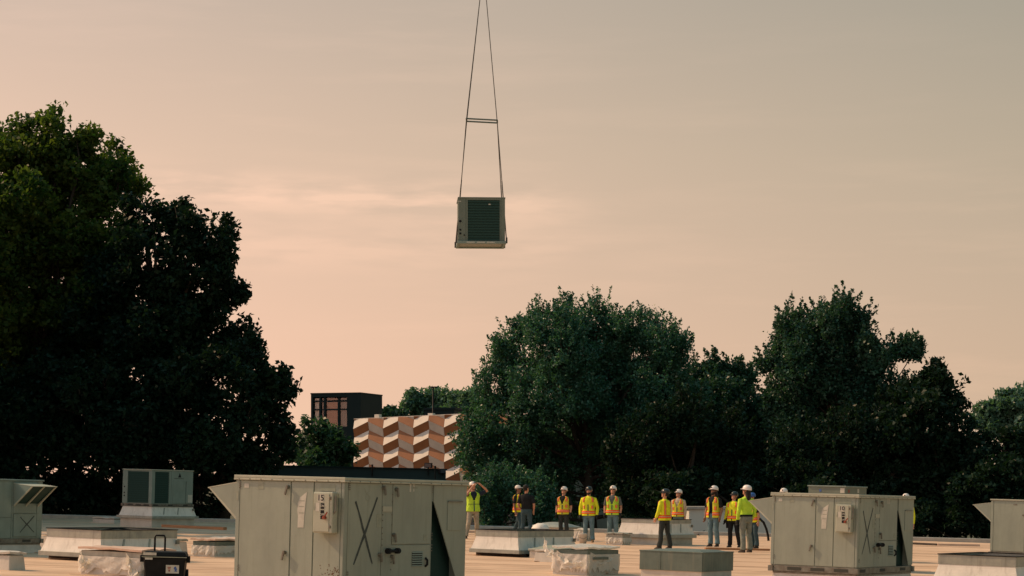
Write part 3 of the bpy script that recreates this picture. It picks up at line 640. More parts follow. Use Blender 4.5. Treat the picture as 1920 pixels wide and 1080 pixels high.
    for (cx, cy, f_) in ((630,195,'f'), (618,655,'f'), (1277,203,'r'), (1366,215,'r'), (1356,530,'r'), (1262,665,'r'), (1347,680,'r')):
        b = MB()
        if f_ == 'f':
            x_, z_ = fx(cx), fz(cx, cy); b.tube([(x_,-.002,z_),(x_,-.03,z_)], .020, 8); b.hexa([(x_-.035,-.038,z_-.085),(x_-.018,-.038,z_-.09),(x_-.018,-.022,z_-.09),(x_-.035,-.022,z_-.085)], [(x_-.008,-.038,z_+.02),(x_+.014,-.038,z_+.016),(x_+.014,-.022,z_+.016),(x_-.008,-.022,z_+.02)])
        else:
            y_, z_ = ry(cx), rz(cx, cy); b.tube([(.002,y_,z_),(.03,y_,z_)], .022, 8); b.hexa([(.022,y_+.01,z_-.085),(.038,y_+.01,z_-.085),(.038,y_+.035,z_-.08),(.022,y_+.035,z_-.08)], [(.022,y_-.012,z_+.016),(.038,y_-.012,z_+.016),(.038,y_+.012,z_+.02),(.022,y_+.012,z_+.02)])
        b.build('door_latch', M['rail'], root)
    b = MB()
    for cx in (270, 640, 800, 1005):
        pass
    screws(b, [(fx(290), -.002, fz(290, y)) for y in (158,172,188,750,768,786)]+[(fx(284), -.002, fz(284,y)) for y in (165,180,196,758,778)]+[(fx(c), -.021, H-.043) for c in range(285,1000,78)], 'f')
    screws(b, [(.003, ry(c), rz(c,y)) for c in (1042,1050) for y in (172,186,200,214,786,800,815)]+[(.003, ry(1280), rz(1280,y)) for y in (335,360,390,430,480,520,560,600)]+[(.003, ry(1345), rz(1345,y)) for y in (170,250,300,390,460,560,720,770)]+[(.003, ry(1622), rz(1622,y)) for y in (170,182,196,210,225,238,520,535,560,600,620,640)]+[(.021, ry(c), H-.043) for c in range(1040,1840,70)], 'r')
    b.build('screw', M['rail'], root)['kind'] = 'stuff'
    bx('sticker', M['white'], root, fx(318), fx(350), -.0045, -.0025, fz(334,198), fz(334,168))
    bx('worn_patch', M['smudge'], root, fx(415), fx(456), -.0045, -.0025, fz(435,208), fz(435,150))
    bx('worn_patch', M['smudge'], root, fx(855), fx(955), -.0045, -.0025, fz(900,226), fz(900,180))
    bx('worn_patch', M['smudge'], root, fx(262), fx(276), -.0045, -.0025, fz(270,285), fz(270,222))
    Y0 = -.0045
    pts = [(700,480),(742,480),(745,395),(752,300),(760,230),(742,245),(712,270),(700,310),(696,360),(702,400)]
    MB().prism([(fx(c), fz(c,y)) for c, y in pts], 'y', Y0, Y0+.002).build('peeling_label', M['white'], root)
    for cy in (290, 330, 375): bx('label_line', M['smudge'], root, fx(708), fx(744), Y0-.0012, Y0-.0002, fz(720,cy+5), fz(720,cy))
    bx('worn_patch', M['smudge'], root, .0025, .004, ry(1240), ry(1274), rz(1257,475), rz(1257,385))
    bx('chalk_mark', M['white'], root, .0025, .004, ry(1462), ry(1472), rz(1467,232), rz(1467,175)); bx('chalk_mark', M['white'], root, .0025, .004, ry(1486), ry(1494), rz(1490,230), rz(1490,180)); bx('chalk_mark', M['smudge'], root, .0025, .004, ry(1474), ry(1515), rz(1494,210), rz(1494,200))
    bx('hinge_plate', M['paint_trim'], root, .002, .010, ry(1280), ry(1342), rz(1310,368), rz(1310,332))
    bx('worn_patch', M['smudge'], root, .0025, .004, ry(1565), ry(1592), rz(1578,570), rz(1578,528))
    cross(root, [((.003,ry(1092),rz(1092,296)),(.003,ry(1217),rz(1217,728))), ((.003,ry(1242),rz(1242,270)),(.003,ry(1088),rz(1088,735)))], 'r', .038)
    if number == '15':                                          # faint loop scribble above the cross
        b = MB(); pp = [(1185,185),(1188,215),(1165,245),(1160,280),(1180,300),(1190,270),(1160,235),(1150,205)]
        for i in range(len(pp)-1):
            p, q = Vector((.0035,ry(pp[i][0]),rz(*pp[i]))), Vector((.0035,ry(pp[i+1][0]),rz(*pp[i+1]))); s = (q-p).normalized().cross(Vector((1,0,0)))*.004
            b.add([p-s,p+s,q+s,q-s], [(0,1,2,3)])
        b.build('scribble', M['smudge'], root)
        b = MB(); rr = random.Random(3)
        for k in range(44):
            cx = rr.triangular(840,996,985); cy = rr.triangular(720,830,810); r_ = rr.uniform(.002,.006); x_, z_ = fx(cx), fz(cx,cy)
            b.box(x_-r_, x_+r_, -.0032, -.0021, z_-r_, z_+r_*1.6)
        b.build('rust_specks', M['rust'], root)['kind'] = 'stuff'
    disconnect(root, number, fx(847), fx(979), fz(890,516), fz(890,233))
    hood(root, -1, .05, W*.55, H-.085, hood_proj, .44, .075)
    return root
RU = 'large beige roof-top units with a weather hood'
def zc(px, py, Y): return at(px, py, Y)
c15 = at(641, 895, 23.2); c15.z -= H
big_unit('rooftop_unit', 'nearest large beige unit numbered 15 with black cross', c15, '15', RU)
c10 = at(1606, 927, 33.9); c10.z -= H
big_unit('rooftop_unit', 'beige unit numbered 10 with thin black cross, in front of right trees', c10, '10', RU)
l_ = 1.5/48; cO = at(1979, 938.5, 47.2); cO.z -= H
def plain_unit():
    root = empty('rooftop_unit', cO, roof_rot()); tag(root, 'beige unit cut off by the right picture edge, its hood pointing left', 'air conditioner', RU)
    bx('cabinet', M['paint'], root, -L+.012, -.012, .012, W-.012, .1, H-.03)
    bx('top_cover', M['paint_trim'], root, -L-.02, .02, -.02, W+.02, H-.03, H, bevel=.004); base_rail(root)
    for a, c in ((-L, -L*.96), (-L*.955, -L*.48), (-L*.475, -L*.25), (-L*.245, 0)): bx('panel', M['paint2'], root, a, c-.004, -.002, .011, .11, H-.04, bevel=.003)
    for a, c in ((0,.3),(.3,.7),(.7,1)): bx('panel', M['paint2'], root, -.011, .002, W*a+.004, W*c, .11, H-.04, bevel=.003)
    bx('name_badge', M['rail'], root, -L*.66, -L*.60, -.005, -.0025, H-.13, H-.10)
    MB().tube([(-.5*L,-.002,H-.35),(-.5*L,-.03,H-.35)], .022, 8).build('door_latch', M['rail'], root)
    hood(root, -1, .05, W*.55, H-.09, .43, .43, .06)
plain_unit()
def curb(corner_, h, label, name='roof_curb', L_=L, W_=W, grow=-.03, m='curb', group='white membrane curbs under the units'):
    r = empty(name, corner_, roof_rot()); tag(r, label, 'curb', group)
    g = grow
    b = MB(); b.hexa([(-L_-g-.10,-g-.10,-.08),(g+.10,-g-.10,-.08),(g+.10,W_+g+.10,-.08),(-L_-g-.10,W_+g+.10,-.08)], [(-L_-g,-g,h-.03),(g,-g,h-.03),(g,W_+g,h-.03),(-L_-g,W_+g,h-.03)])
    b.build('membrane_upstand', M[m], r)
    bx('nailer', M['rail'], r, -L_-g-.01, g+.01, -g-.01, W_+g+.01, h-.03, h, bevel=.004)
    return r
for c, lab in ((c15, 'white membrane curb beneath the unit numbered 15'), (c10, 'white membrane curb beneath the unit numbered 10'), (cO, 'white membrane curb beneath the unit at the right edge')):
    g = Vector((c.x, c.y, gz(c.x))); curb(g, c.z-g.z-.002, lab)
# box of another unit standing behind number 10
def small_top_box():
    Y = 47.0; p = at(1582, 911, Y)
    r = empty('rooftop_unit', (p.x, Y, gz(p.x)+.35), roof_rot()); tag(r, 'grey-green unit behind number 10 of which only the top edge shows', 'air conditioner')
    hh = p.z-gz(p.x)-.35; L_, W_ = .88, 1.25
    bx('cabinet', M['newpaint'], r, -L_, 0, 0, W_, 0, hh-.03); bx('top_cover', M['greypaint'], r, -L_-.02, .02, -.02, W_+.02, hh-.03, hh, bevel=.004)
    bx('notice', M['white'], r, -.12, -.02, -.004, -.001, hh-.16, hh-.05); bx('notice', M['helmet_blue'], r, -.62, -.57, -.004, -.001, hh-.14, hh-.09)
    bx('notice', M['red'], r, .001, .004, .15, .25, hh-.15, hh-.08); bx('notice', M['white'], r, .001, .004, .7, .8, hh-.15, hh-.06)
    for a, c in ((.05,.6),(.63,1.2)): bx('panel', M['newpaint'], r, -.001, .008, a, c, .1, hh-.2)
    curb(Vector((p.x, Y, gz(p.x))), .348, 'white curb under the grey-green unit behind number 10', L_=L_, W_=W_)
small_top_box()
# left-edge unit, hood towards the right
def left_unit():
    far = at(78, 0, 44.8); px_ = far.x-.517*W; py_ = 44.8-.856*W
    bot = at(78, 1015, 44.8).z
    root = empty('rooftop_unit', (px_, py_, bot), roof_rot()); tag(root, 'grey-green unit at the left edge, dark filter hood above a black cross', 'air conditioner')
    h = at(78,897,44.8).z-bot
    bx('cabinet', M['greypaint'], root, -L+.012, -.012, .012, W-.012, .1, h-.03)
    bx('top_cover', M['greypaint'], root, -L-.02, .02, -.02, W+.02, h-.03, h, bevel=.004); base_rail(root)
    yh = W*.655
    pan = [(.004,W*.3,.11,h-.04), (W*.3+.006,yh-.05,.11,h*.40), (W*.3+.006,yh-.05,h*.40+.006,h-.04), (yh-.044,yh,.11,h-.04), (yh+.02,W*.93,.14,h*.46), (W*.935,W-.004,.11,h-.04), (yh+.006,W*.93,h*.47,h-.04)]
    for (a, c, z0, z1) in pan: bx('panel', M['greypaint'], root, -.011, .002 if z1 != h*.46 else .012, a, c-.004, z0, z1, bevel=.003)
    b = MB(); screws(b, [(.003, yh-.02, h*.12*k+.15) for k in range(1,8)]+[(.003, W*.95, h*.12*k+.15) for k in range(0,8)], 'r'); b.build('screw', M['rail'], root)['kind'] = 'stuff'
    hood(root, 1, yh, W*.945, h-.09, .52, .47, .05, mat_='greypaint')
    z0, z1 = h*.17, h*.41
    cross(root, [((.0135,yh+.20,z1),(.0135,W*.90,z0)), ((.0135,W*.90,z1+.03),(.0135,yh+.20,z0))], 'r', .032)
    for a in (.72, .80): pass
    g = Vector((px_, py_, gz(px_))); curb(g, bot-g.z-.002, 'white membrane curb beneath the left-edge unit')
left_unit()
# condenser on a two-tier stand at the back left
def flared_curb(corner_, label, L_, W_, heights, raised=0.0, group='pale sheet-metal adapter curbs', tier=True, m='steel_pale', flare=.085, open_top=True, mud=None):
    base, flange, skirt, band = heights
    r = empty('adapter_curb', corner_, roof_rot()); tag(r, label, 'curb', group)
    f = flare; z = raised
    if raised > 0:
        for y_ in (.15, W_*.5, W_-.25): bx('sleeper', M['wood_dark'], r, -L_-f, f, y_, y_+.1, -.03, raised)
    if base > 0: bx('membrane_upstand', M['curb'], r, -L_-f+.04, f-.04, -f+.04, W_+f-.04, z-.05, z+base); z += base
    fo = f+.03 if base == 0 else f+.06
    b = MB(); b.box(-L_-fo, fo, -fo, -fo+.06, z, z+flange); b.box(-L_-fo, fo, W_+fo-.06, W_+fo, z, z+flange); b.box(fo-.06, fo, -fo+.06, W_+fo-.06, z, z+flange); b.box(-L_-fo, -L_-fo+.06, -fo+.06, W_+fo-.06, z, z+flange)
    b.box(-L_-fo+.06, fo-.06, -fo+.06, W_+fo-.06, z+flange-.02, z+flange-.002)
    b.build('base_flange', M['steel'], r, bevel=.004); z += flange
    t = [(-L_,0),(0,0),(0,W_),(-L_,W_)]; bo = [(-L_-f,-f),(f,-f),(f,W_+f),(-L_-f,W_+f)]; cx_, cy_ = -L_/2, W_/2
    for i in range(4):
        j = (i+1) % 4; nseg = 5; vs2 = []
        for k in range(nseg+1):                                  # slightly concave pressed skirt
            u = k/nseg; q = u**1.35
            vs2 += [(bo[i][0]+(t[i][0]-bo[i][0])*(1-(1-u)**1.25), bo[i][1]+(t[i][1]-bo[i][1])*(1-(1-u)**1.25), z+skirt*u),
                    (bo[j][0]+(t[j][0]-bo[j][0])*(1-(1-u)**1.25), bo[j][1]+(t[j][1]-bo[j][1])*(1-(1-u)**1.25), z+skirt*u)]
        s = MB().add(vs2, [(2*k, 2*k+1, 2*k+3, 2*k+2) for k in range(nseg)]).build('skirt_panel', M[m], r)
        sm = s.modifiers.new('s', 'SOLIDIFY'); sm.thickness = .006; sm.offset = -1
    for k, y_ in enumerate((W_*.28, W_*.62)):
        b = MB(); b.add([(f*.75,y_-.10,z+skirt*.18),(f*.75+.012,y_-.06,z+skirt*.18),(.015,y_+.05,z+skirt*.95),(.012,y_+.01,z+skirt*.95)], [(0,1,2,3)]); o_ = b.build('crease_rib', M['steel'], r); sm = o_.modifiers.new('s','SOLIDIFY'); sm.thickness = .02; sm.offset = 0
    z += skirt
    b = MB(); b.box(-L_-.008, .008, -.008, .04, z, z+band); b.box(-L_-.008, .008, W_-.04, W_+.008, z, z+band); b.box(-.04, .008, .04, W_-.04, z, z+band); b.box(-L_-.008, -L_+.04, .04, W_-.04, z, z+band)
    b.build('upper_band', M['steel'], r, bevel=.003)
    bx('inner_cover', M['wood_dark'], r, -L_+.04, -.04, .04, W_-.04, z+band-.06, z+band-.03)
    b = MB(); q = .05; zz = z+band
    b.box(-L_-.02, .02, -.02, q, zz, zz+.015); b.box(-L_-.02, .02, W_-q, W_+.02, zz, zz+.015); b.box(-q, .02, q, W_-q, zz, zz+.015); b.box(-L_-.02, -L_+q, q, W_-q, zz, zz+.015)
    b.build('gasket_rim', M['dark'], r)
    bx('corner_bracket', M['rail'], r, .008+f*.5, .05+f*.5, W_-.1, W_-.02, z-.12, z-.04)
    r['top'] = 0; del r['top']
    return r, zz+.015
def condenser_unit(root, L_, W_, h, coil_front, fr, m='newpaint', guard=True):
    bx('cabinet', M[m], root, -L_+.02, -.02, .02, W_-.02, .08, h-.03)
    bx('top_cover', M['paint_trim'], root, -L_-.015, .015, -.015, W_+.015, h-.03, h, bevel=.005)
    base_rail(root, W_, L_)
pB = on_roof(284, 72.0)
flared_curb(pB, 'two-tier pale stand under the shaded coil unit at back left', 1.31, 2.16, (.26,.09,.30,.03))
def back_left_unit():
    z0 = at(284,950,72).z; h = at(284,880,72).z-z0
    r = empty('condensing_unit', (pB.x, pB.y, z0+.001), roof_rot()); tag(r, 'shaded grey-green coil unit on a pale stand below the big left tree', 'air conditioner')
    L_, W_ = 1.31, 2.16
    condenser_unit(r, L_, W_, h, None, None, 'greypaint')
    def coilpanel(face, a, c, z0, z1):
        if face == 'f': cp = bx('coil_panel', M['coil'], r, a, c, .012, .019, z0, z1)
        else: cp = bx('coil_panel', M['coil'], r, -.019, -.012, a, c, z0, z1)
        n = 14
        for k in range(n):
            z = z0+(z1-z0)*(k+.5)/n
            if face == 'f': bx('louvre', M['louvre'], cp, a, c, .004, .012, z-.018, z+.012)
            else: bx('louvre', M['louvre'], cp, -.012, -.004, a, c, z-.018, z+.012)
    coilpanel('f', -L_*.82, -L_*.12, .12, h-.08)
    for a, c in ((-L_, -L_*.83), (-L_*.11, 0)): bx('corner_post', M['greypaint'], r, a, c, -.002, .02, .10, h-.04, bevel=.004)
    coilpanel('r', W_*.08, W_*.40, .12, h-.08)
    for a, c in ((.004, W_*.07), (W_*.41, W_*.46), (W_*.465, W_*.995)): bx('panel', M['greypaint'], r, -.02, .002, a, c, .10, h-.04, bevel=.004)
    bx('access_door', M['greypaint'], r, .002, .012, W_*.50, W_*.80, .13, h*.72, bevel=.004)
    bx('side_cover', M['greypaint'], r, .002, .03, W_*.82, W_*.98, .12, h*.70, bevel=.004)
    bx('notice', M['white'], r, .031, .033, W_*.86, W_*.97, .15, .42)
    b = MB(); b.prism([(W_*.62,h*.80),(W_*.70,h*.80),(W_*.68,h*.88),(W_*.66,h*.93),(W_*.645,h*.86)], 'x', .0025, .004); b.box(.0025,.005,W_*.53,W_*.76,h*.765,h*.775); b.build('emblem', M['hole'], r)
    for z in (h*.28, h*.36, h*.52): MB().tube([(-L_*.93,-.002,z),(-L_*.93,-.012,z)], .028, 10).build('knockout', M['hole'], r)
back_left_unit()
# ------------------------------------------------------------------ the unit on the crane
def crane_load():
    Y = 58.0; k = F/Y
    w_, h_, dp = 88/k, 81/k, 78/k
    p = at(903, 452, Y)
    r = empty('hanging_unit', (p.x, Y, p.z), (0, 0, R(3.2))); tag(r, 'grey-green coil unit hanging in the sky from crane slings', 'air conditioner')
    hw = w_/2
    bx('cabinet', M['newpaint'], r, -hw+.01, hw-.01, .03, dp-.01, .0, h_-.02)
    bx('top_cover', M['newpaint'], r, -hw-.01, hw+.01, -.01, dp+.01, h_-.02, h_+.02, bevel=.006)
    px = lambda x: (x-903)/k; pz = lambda y: (452-y)/k
    bx('front_post', M['newpaint'], r, -hw, px(873.5), -.004, .03, .0, h_-.02, bevel=.004)
    bx('front_post', M['newpaint'], r, px(939.5), hw, -.004, .03, .0, h_-.02, bevel=.004)
    bx('front_rail', M['newpaint'], r, px(873.7), px(939.3), -.004, .03, pz(375), h_-.02); bx('front_rail', M['newpaint'], r, px(873.7), px(939.3), -.004, .03, 0, pz(451.5))
    c = bx('coil_panel', M['coil'], r, px(874), px(939), .02, .029, pz(451.5), pz(375))
    n = 15
    for i in range(n):
        z = pz(451.5)+(pz(375)-pz(451.5))*(i+.5)/n; bx('louvre', M['louvre'], c, px(874), px(939), .006+.0*i, .02, z-.022, z+.016)
    bx('mullion', M['newpaint'], c, px(874), px(877), -.002, .02, pz(451.5), pz(375)); bx('mullion', M['newpaint'], c, px(937), px(939), -.002, .02, pz(451.5), pz(375))
    bx('bright_tag', M['white'], c, px(916), px(920), .002, .006, pz(384), pz(382))
    for (x, y, q) in ((863,415,.035),(863,431,.028),(863,438,.028),(870.5,441,.02)): MB().tube([(px(x),-.004,pz(y)),(px(x),-.016,pz(y))], q, 12).build('knockout', M['hole'], r)
    bx('cover_plate', M['newpaint'], r, px(859.5), px(866.5), -.010, -.004, pz(420), pz(410), bevel=.003)
    bx('notice', M['white'], r, px(856.5), px(864.5), -.008, -.004, pz(378.5), pz(377))
    fb = 4/k
    b = MB(); bw_ = 92/k/2
    b.box(-bw_, bw_, -.06, .02, -.075, 0); b.box(-bw_, bw_, dp-.02, dp+.06, -.075, 0); b.box(-bw_, -bw_+.08, .02, dp-.02, -.075, 0); b.box(bw_-.08, bw_, .02, dp-.02, -.075, 0)
    br = b.build('base_rail', M['greypaint'], r, bevel=.006)
    for a in (-.30, -.02, .25): bx('lifting_slot', M['white'], br, a-.11, a+.11, -.0625, -.059, -.055, -.025)
    bx('floor_pan', M['steel'], r, -bw_+.08, bw_-.08, .02, dp-.02, -.03, -.001)
    for s in (-1, 1):
        for y_ in (0, dp): MB().tube([(s*(bw_+.01),y_-.02,-.03),(s*(bw_+.01),y_+.02,-.03)], .03, 10).build('lifting_lug', M['cable'], br)
    # rigging is a thing of its own
    q = empty('crane_rigging', (p.x, Y, p.z)); tag(q, 'thin crane slings with a spreader frame holding the hanging unit', 'crane rigging')
    sx0, sx1 = px(874), px(932); sz = (452-219.5)/k; d0, d1 = dp*.5-.22, dp*.5+.22
    tilt = -.045
    fr = MB()
    A = [Vector((sx0,d0,sz+.02)), Vector((sx1,d0,sz+tilt+.02)), Vector((sx1,d1,sz+tilt+.02)), Vector((sx0,d1,sz+.02))]
    for i in range(4): fr.tube([A[i], A[(i+1)%4]], .022, 8)
    fr.build('spreader_frame', M['steel_rust'], q)
    top = Vector((px(906), dp*.5, (452+72)/k))
    Bc = [Vector((-bw_-.012,-.02,-.02)), Vector((bw_+.012,-.02,-.02)), Vector((bw_+.012,dp,-.02)), Vector((-bw_-.012,dp,-.02))]
    rotm = Matrix.Rotation(R(3.2), 3, 'Z')
    for i in range(4):
        MB().tube([A[i]+Vector((0,0,-.02)), top], .010, 6).build('cable', M['cable'], q)
        tgt = rotm @ Bc[i]; m_ = A[i].lerp(tgt, .5)
        sg = MB().tube([A[i], m_], .011, 6).tube([m_, tgt], .015, 6).build('sling', M['sling'], q)
        MB().tube([tgt+Vector((0,0,.12)), tgt+Vector((0,0,-.04))], .026, 8).build('shackle', M['cable'], q)
    MB().tube([top+Vector((0,0,-.1)), top, top+Vector((0,0,.25))], [.05,.09,.06], 10).build('hook', M['cable'], q)
    MB().tube([top+Vector((0,0,.2)), top+Vector((0,0,14))], .018, 6).build('hoist_cable', M['cable'], q)
crane_load()

#==SMALL==
# ------------------------------------------------------------------ curbs, skylights and clutter on the roof
flared_curb(on_roof(188, 41.0), 'pale flared metal curb beside the left-edge unit, behind the black toolbox', 1.40, 2.25, (0,.09,.28,.16), raised=.06)
flared_curb(on_roof(970, 50.0), 'pale flared metal curb in front of the photographing worker', 1.16, 2.65, (0,.09,.30,.15), raised=.07)
flared_curb(on_roof(1240, 65.0), 'two-tier pale metal curb behind the worker seen from the back', 1.40, 2.0, (.20,.11,.34,.12))
flared_curb(on_roof(1903, 38.6), 'pale flared metal curb at the bottom right corner', 1.46, 2.4, (0,.09,.28,.18), raised=.05)
def hose(name, label, pts, r_=.018, m='dark'):
    o = MB().tube(pts, r_, 6).build(name, M[m], smooth=True); tag(o, label, 'cable'); return o
pC = on_roof(188, 41.0)
hose('power_cable', 'black cable lying over the rim of the left flared curb', [at(150,994.5,42.0), at(180,996,42), at(205,992,42.3), at(222,990.5,42.4), at(240,993,42.5), at(262,996,42.6), at(290,996,42.8)], .016)
def box_curb(name, label, corner_, L_, W_, h, m='curb', lid=None, cat='curb', group=None, lid_m='wood_pale', over=.06, yaw=YAW, band=None):
    r = empty(name, corner_, roof_rot(yaw)); tag(r, label, cat, group)
    b = MB().hexa([(-L_-.03,-.03,-.06),(.03,-.03,-.06),(.03,W_+.03,-.06),(-L_-.03,W_+.03,-.06)], [(-L_,0,h),(0,0,h),(0,W_,h),(-L_,W_,h)])
    b.build('upstand', M[m], r, bevel=.01)
    if band: bx('metal_band', M[band], r, -L_-.02, .02, -.02, W_+.02, h, h+.09, bevel=.004); h += .09
    if lid:
        n = 6; vs2 = []
        for j in range(n+1):
            for i in range(n+1):
                vs2.append((-L_-over+(L_+2*over)*i/n, -over+(W_+2*over)*j/n, h+.02+random.uniform(-.012,.02)+(.05*math.sin(math.pi*i/n)*math.sin(math.pi*j/n) if lid == 'foam' else 0)))
        o = MB().add(vs2, [(j*(n+1)+i, j*(n+1)+i+1, (j+1)*(n+1)+i+1, (j+1)*(n+1)+i) for j in range(n) for i in range(n)]).build('lid', M[lid_m], r)
        sm = o.modifiers.new('s', 'SOLIDIFY'); sm.thickness = .035; sm.offset = 1
    return r, h
def polywrap(root, L_, W_, h, hem=.05, top=True, flap=None, seed=1, over=.02):
    rr = random.Random(seed); n = 88; rows = 13; vs2 = []
    per = []
    o_ = over+.012
    cr = [(-L_-o_,-o_),(o_,-o_),(o_,W_+o_),(-L_-o_,W_+o_)]
    for i in range(n):
        u = i/n*4; a = int(u) % 4; t = u-int(u); per.append((cr[a][0]+(cr[(a+1)%4][0]-cr[a][0])*t, cr[a][1]+(cr[(a+1)%4][1]-cr[a][1])*t))
    hems = [hem+rr.uniform(-.05,.07) for _ in range(n)]
    ph = [rr.uniform(0,6.28) for _ in range(4)]
    for j in range(rows):
        u = j/(rows-1)
        for i in range(n):
            x, y = per[i]; z = h+(hems[i]-h)*u
            f = (.012+.045*u)*(.5+.5*math.sin(i*.95+ph[0]+u*2))*(.6+.4*math.sin(i*.37+ph[1]))+.005*rr.random()+.012*abs(math.sin(i*.61+u*5+ph[2]))
            cx_, cy_ = -L_/2, W_/2; d = Vector((x-cx_, y-cy_)); dn = d.normalized()
            vs2.append((x+dn.x*f, y+dn.y*f, z+.004*rr.random()))
    fs2 = [(j*n+i, j*n+(i+1)%n, (j+1)*n+(i+1)%n, (j+1)*n+i) for j in range(rows-1) for i in range(n)]
    o = MB().add(vs2, fs2).build('plastic_sheet', M['poly'], root, smooth=True)
    return o
def flap(root, p0, p1, wdt, seed, name='plastic_flap'):
    rr = random.Random(seed); n = 9; p0, p1 = Vector(p0), Vector(p1); vs2 = []
    for i in range(n+1):
        t = i/n; c = p0.lerp(p1, t)+Vector((0,0,-.12*math.sin(t*3.1)))
        for k in range(4):
            u = k/3-.5; vs2.append(c+Vector((rr.uniform(-.02,.02), rr.uniform(-.05,.05), u*wdt*(1-.45*t)+rr.uniform(-.03,.03))))
    MB().add(vs2, [(i*4+k, i*4+k+1, (i+1)*4+k+1, (i+1)*4+k) for i in range(n) for k in range(3)]).build(name, M['poly'], root)
# foreground left: wrapped box with loose sheet lid
gW = 'plastic-wrapped curbs'
r, h = box_curb('wrapped_curb', 'plastic-wrapped curb with a pink sheet lid, left of the black toolbox', on_roof(264, 35.0), 1.28, .75, .30, lid='flat', band='steel', group=gW)
polywrap(r, 1.28, .75, .30, seed=4); flap(r, (-1.30,-.05,.30), (-1.05,-.10,.22), .2, 5); flap(r, (-.25,-.06,.28), (.05,-.12,.05), .22, 9)
r, h = box_curb('wrapped_curb', 'small plastic-wrapped curb at the left end of unit 15', on_roof(402, 45.2), .56, 1.3, .22, lid='flat', band='steel_rust', group=gW)
polywrap(r, .56, 1.3, .22, seed=8)
r, h = box_curb('wrapped_curb', 'plastic-wrapped curb with a crumpled flap, left of the dark grey curb', on_roof(1100, 41.0), .72, 1.22, .36, lid='foam', lid_m='poly', band='steel_rust', group=gW, over=.04)
polywrap(r, .72, 1.22, .37, seed=12); flap(r, (-1.02,.05,.60), (-.62,-.06,.36), .22, 15); flap(r, (-.62,-.08,.36), (-.05,-.10,.22), .2, 16); flap(r, (.04,.1,.36), (.06,.9,.30), .14, 19)
bx('tape_strip', M['steel_rust'], r, .062, .066, .15, .75, .27, .32)
r, h = box_curb('wrapped_curb', 'small wrapped white curb behind the worker with the black helmet and jeans', on_roof(1096, 67.5), .33, .42, .30, lid='foam', lid_m='poly', group=gW, over=.05); polywrap(r, .33, .42, .3, seed=22)
r, h = box_curb('wrapped_curb', 'low wrapped curb at the left foot of the two-tier curb', on_roof(1166, 64.2), .52, .5, .20, lid='flat', band='steel', lid_m='steel', group=gW); polywrap(r, .52, .5, .2, seed=25)
# plain boxes
box_curb('roof_curb', 'low white curb cut off by the left edge below the left-edge unit', on_roof(17, 36.3), .95, .35, .24, lid='flat', lid_m='curb', over=.03)
box_curb('roof_curb', 'small pale block between the left-edge unit and the flared curb', on_roof(92, 46.5), .26, .5, .30, m='curb', lid='flat', lid_m='curb', over=.01)
box_curb('roof_curb', 'small grey block at the right end of the left flared curb', on_roof(330, 46.0), .22, .35, .26, m='curb', lid='flat', lid_m='steel', over=.02)
box_curb('roof_curb', 'thin pale block behind the small wrapped curb', on_roof(425, 52), .5, .6, .16, m='curb', lid='flat', lid_m='curb', over=.01)
box_curb('roof_curb', 'pale block in front of the central flared curb', on_roof(1062, 47.0), .80, .5, .20, m='curb', lid='flat', lid_m='curb', over=.01)
r, h = box_curb('roof_curb', 'long low shaded platform left of the back-left stand', on_roof(214, 76), 1.0, 1.5, .12, m='curb', lid='flat', lid_m='curb', over=.02)
# dark grey square curb in the foreground
def grey_curb():
    c = on_roof(1316, 40.0); L_, W_ = 1.33, 1.36
    r = empty('grey_curb', c, roof_rot()); tag(r, 'dark grey streaked square metal curb in the right foreground', 'curb')
    bx('membrane_upstand', M['curb'], r, -L_+.02, -.02, .02, W_-.02, -.06, .14)
    zt = .49
    for (a, c_) in ((-L_, -L_*.66), (-L_*.655, -.002)): bx('side_panel', M['steel_rust'], r, a, c_, -.004, .015, .13, zt-.01, bevel=.003)
    for (a, c_) in ((.016, W_*.5), (W_*.505, W_)): bx('side_panel', M['steel_rust'], r, -.015, .004, a, c_, .13, zt-.01, bevel=.003)
    bx('side_panel', M['steel_rust'], r, -L_, -L_+.018, .018, W_, .13, zt-.01); bx('side_panel', M['steel_rust'], r, -L_+.02, -.02, W_-.018, W_, .13, zt-.01)
    bx('cover', M['steel_rust'], r, -L_-.012, .012, -.012, W_+.012, zt-.01, zt+.012, bevel=.005)
    b = MB(); b.hexa([(-L_*.9,W_*.1,zt+.013),(-.1,W_*.1,zt+.013),(-.1,W_*.9,zt+.013),(-L_*.9,W_*.9,zt+.013)], [(-L_*.8,W_*.2,zt+.04),(-.2,W_*.2,zt+.04),(-.2,W_*.8,zt+.04),(-L_*.8,W_*.8,zt+.04)]); b.build('cover_crown', M['steel_rust'], r)
grey_curb()
# skylight dome, round exhaust caps, bucket
def dome(label, px, Y, L_, W_, h, rise, cat='skylight', m='curb'):
    r = empty('dome_skylight', on_roof(px, Y), roof_rot()); tag(r, label, cat)
    bx('upstand', M['curb'], r, -L_, 0, 0, W_, -.05, h, bevel=.01); bx('frame', M['steel'], r, -L_-.03, .03, -.03, W_+.03, h, h+.05, bevel=.008)
    n = 12; vs2 = []
    for j in range(n+1):
        for i in range(n+1):
            u, v = i/n, j/n; vs2.append((-L_+L_*u, W_*v, h+.05+rise*(max(0,math.sin(math.pi*u)*math.sin(math.pi*v)))**.5))
    MB().add(vs2, [(j*(n+1)+i, j*(n+1)+i+1, (j+1)*(n+1)+i+1, (j+1)*(n+1)+i) for j in range(n) for i in range(n)]).build('dome', M[m], r, smooth=True)
dome('low domed skylight between the central flared curb and the wrapped curb', 1062, 49.3, 1.0, 1.1, .16, .10, m='smudge')
dome('wide shallow domed skylight at the back behind the round exhaust cap', 1050, 76, 1.3, 1.5, .22, .16, m='steel')
